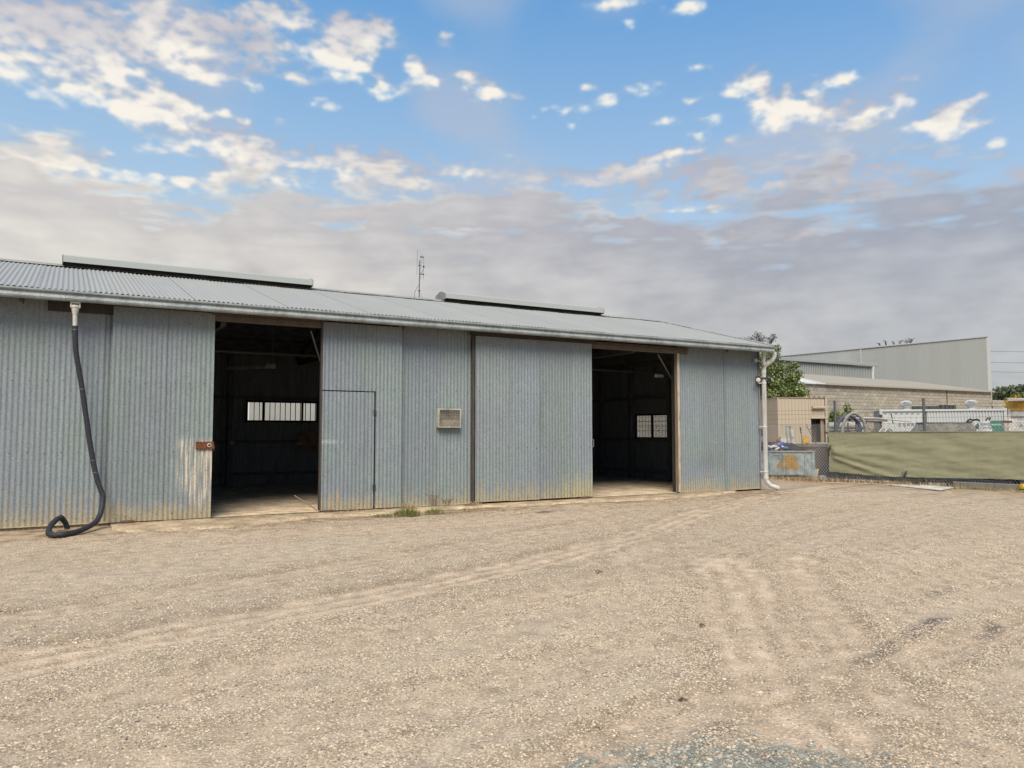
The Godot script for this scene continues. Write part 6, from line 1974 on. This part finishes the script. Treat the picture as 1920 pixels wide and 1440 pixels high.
	single("stone_block", b, M.block, "speckled pale block just behind the fence beside the middle post", "block", fence_at(2.35) - FN * 0.4, atan2(-FD.z, FD.x))
	t = thing("wire_cage", "low grey wire cage behind the fence right of the middle post", "cage", fence_at(3.75) - FN * 0.6, atan2(-FD.z, FD.x))
	b = nb(Color(0.30, 0.31, 0.29))
	for i in 26: b.box(Vector3(-0.78 + i * 0.0625, 0.34, 0), Vector3(0.008, 0.30, 0.008))
	for i in 6: b.box(Vector3(0, 0.20 + i * 0.058, 0.006), Vector3(1.6, 0.008, 0.008))
	part("wires", b, M.metal, t)
	b = nb(Color(0.24, 0.24, 0.23))
	b.box(Vector3(0, 0.17, 0), Vector3(1.66, 0.05, 0.6), Basis(), 0.008)
	b.box(Vector3(0, 0.30, -0.3), Vector3(1.6, 0.35, 0.02))
	for x in [-0.7, 0.7]: b.box(Vector3(x, 0.08, -0.1), Vector3(0.06, 0.16, 0.4))
	part("pallet", b, M.paint, t)
	b = nb(Color(0.05, 0.048, 0.045))
	for i in 14:
		b.col = jit(Color(0.06, 0.055, 0.05), 0.5)
		b.box(Vector3(-0.9 + i * 0.14, r.randf_range(0.1, 0.4), r.randf_range(-0.2, 0.2)), Vector3(r.randf_range(0.15, 0.4), r.randf_range(0.1, 0.4), 0.3), Basis.from_euler(Vector3(r.randf_range(-0.3, 0.3), r.randf(), r.randf_range(-0.4, 0.4))), 0.02)
	var o := single("dark_junk", b, M.matte, "dark scrap metal in the shade right of the wire cage", "scrap", fence_at(4.7) - FN * 0.9, atan2(-FD.z, FD.x))
	o.set_meta("kind", "stuff")
	b = nb(Color(0.60, 0.60, 0.59))
	b.box(Vector3(0, 0.30, 0), Vector3(0.42, 0.30, 0.04), Basis(Vector3(1, 0, 0), -0.2), 0.01)
	b.col = Color(0.16, 0.13, 0.12)
	b.box(Vector3(-0.02, 0.32, 0.03), Vector3(0.20, 0.16, 0.03), Basis(Vector3(1, 0, 0), -0.2), 0.01)
	single("old_picture", b, M.gloss, "white framed picture standing behind the yellow ball", "picture", fence_at(5.0) - FN * 0.5, atan2(-FD.z, FD.x))
	b = nb(Color(0.48, 0.38, 0.33))
	b.box(Vector3(0, 0.30, 0), Vector3(0.26, 0.45, 0.20), Basis(), 0.02)
	b.col = Color(0.42, 0.25, 0.05)
	b.box(Vector3(-0.18, 0.30, 0), Vector3(0.06, 0.5, 0.06), Basis(), 0.01)
	single("pink_block", b, M.block, "pinkish block with an orange stake right of the white framed picture", "block", fence_at(5.45) - FN * 0.5, atan2(-FD.z, FD.x))
	# power lines far off
	for q in [[13.0, 0.0, "uppermost power line in the far right sky"], [11.4, 0.4, "middle power line in the far right sky"], [10.05, 0.8, "lowest power line in the far right sky"]]:
		b = nb(Color(0.10, 0.10, 0.10))
		var path := []
		for i in 21:
			var f := i / 20.0
			path.append(Vector3(lerpf(102, 150, f), q[0] - 0.7 * (1.0 - pow(f * 2 - 1, 2.0)) + 0.5, lerpf(-69, -39, f)))
		b.tube(path, 0.022, 4)
		single("power_line", b, M.rubber, q[2], "power line", Vector3.ZERO, 0.0, "power lines")

# ---------------------------------------------------------------- the scene
func _ready() -> void:
	rng.seed = 4242
	# camera
	var cam := Camera3D.new()
	cam.name = "camera"
	cam.fov = 2.0 * rad_to_deg(atan(720.0 / 1450.0))
	cam.near = 0.05; cam.far = 3000.0
	cam.position = Vector3(0, 1.5, 0)
	cam.rotation = Vector3(deg_to_rad(3.5), deg_to_rad(-30.15), 0)
	add_child(cam)
	# sky, exposure
	var env := Environment.new()
	env.background_mode = Environment.BG_SKY
	env.sky = make_sky()
	env.background_energy_multiplier = 1.0 / EXPOSURE
	env.ambient_light_source = Environment.AMBIENT_SOURCE_SKY
	env.tonemap_mode = Environment.TONE_MAPPER_LINEAR
	env.tonemap_exposure = EXPOSURE
	env.sdfgi_enabled = true; env.ssao_enabled = true; env.ssil_enabled = true
	var we := WorldEnvironment.new()
	we.name = "environment"; we.environment = env
	add_child(we)
	# sun through thin cloud, behind the viewer's left shoulder
	var sun := DirectionalLight3D.new()
	sun.name = "sun"
	sun.light_energy = 0.5; sun.light_angular_distance = 34.0; sun.light_color = Color(1.0, 0.95, 0.87)
	sun.shadow_enabled = true
	sun.rotation = Vector3(deg_to_rad(-48), deg_to_rad(-33), 0)
	add_child(sun)
	make_materials()
	# the setting
	make_ground()
	make_shed()
	make_slab()
	# things
	make_fixtures()
	make_fence()
	make_yard()
	make_trees()
	make_weeds()
	# loose gravel, denser where the yard is seen from close by
	stones("gravel", 230000, -4.5, 12.0, 1.4, 6.0, 0.003, 0.0095, false, 101)
	stones("gravel", 190000, -6.0, 17.0, 6.0, 13.4, 0.004, 0.012, false, 102)
	stones("gravel", 110000, -4.5, 12.0, 1.4, 6.5, 0.003, 0.0115, false, 103)
	stones("blue_gravel", 26000, 1.0, 3.8, 1.0, 3.3, 0.004, 0.016, true, 104)
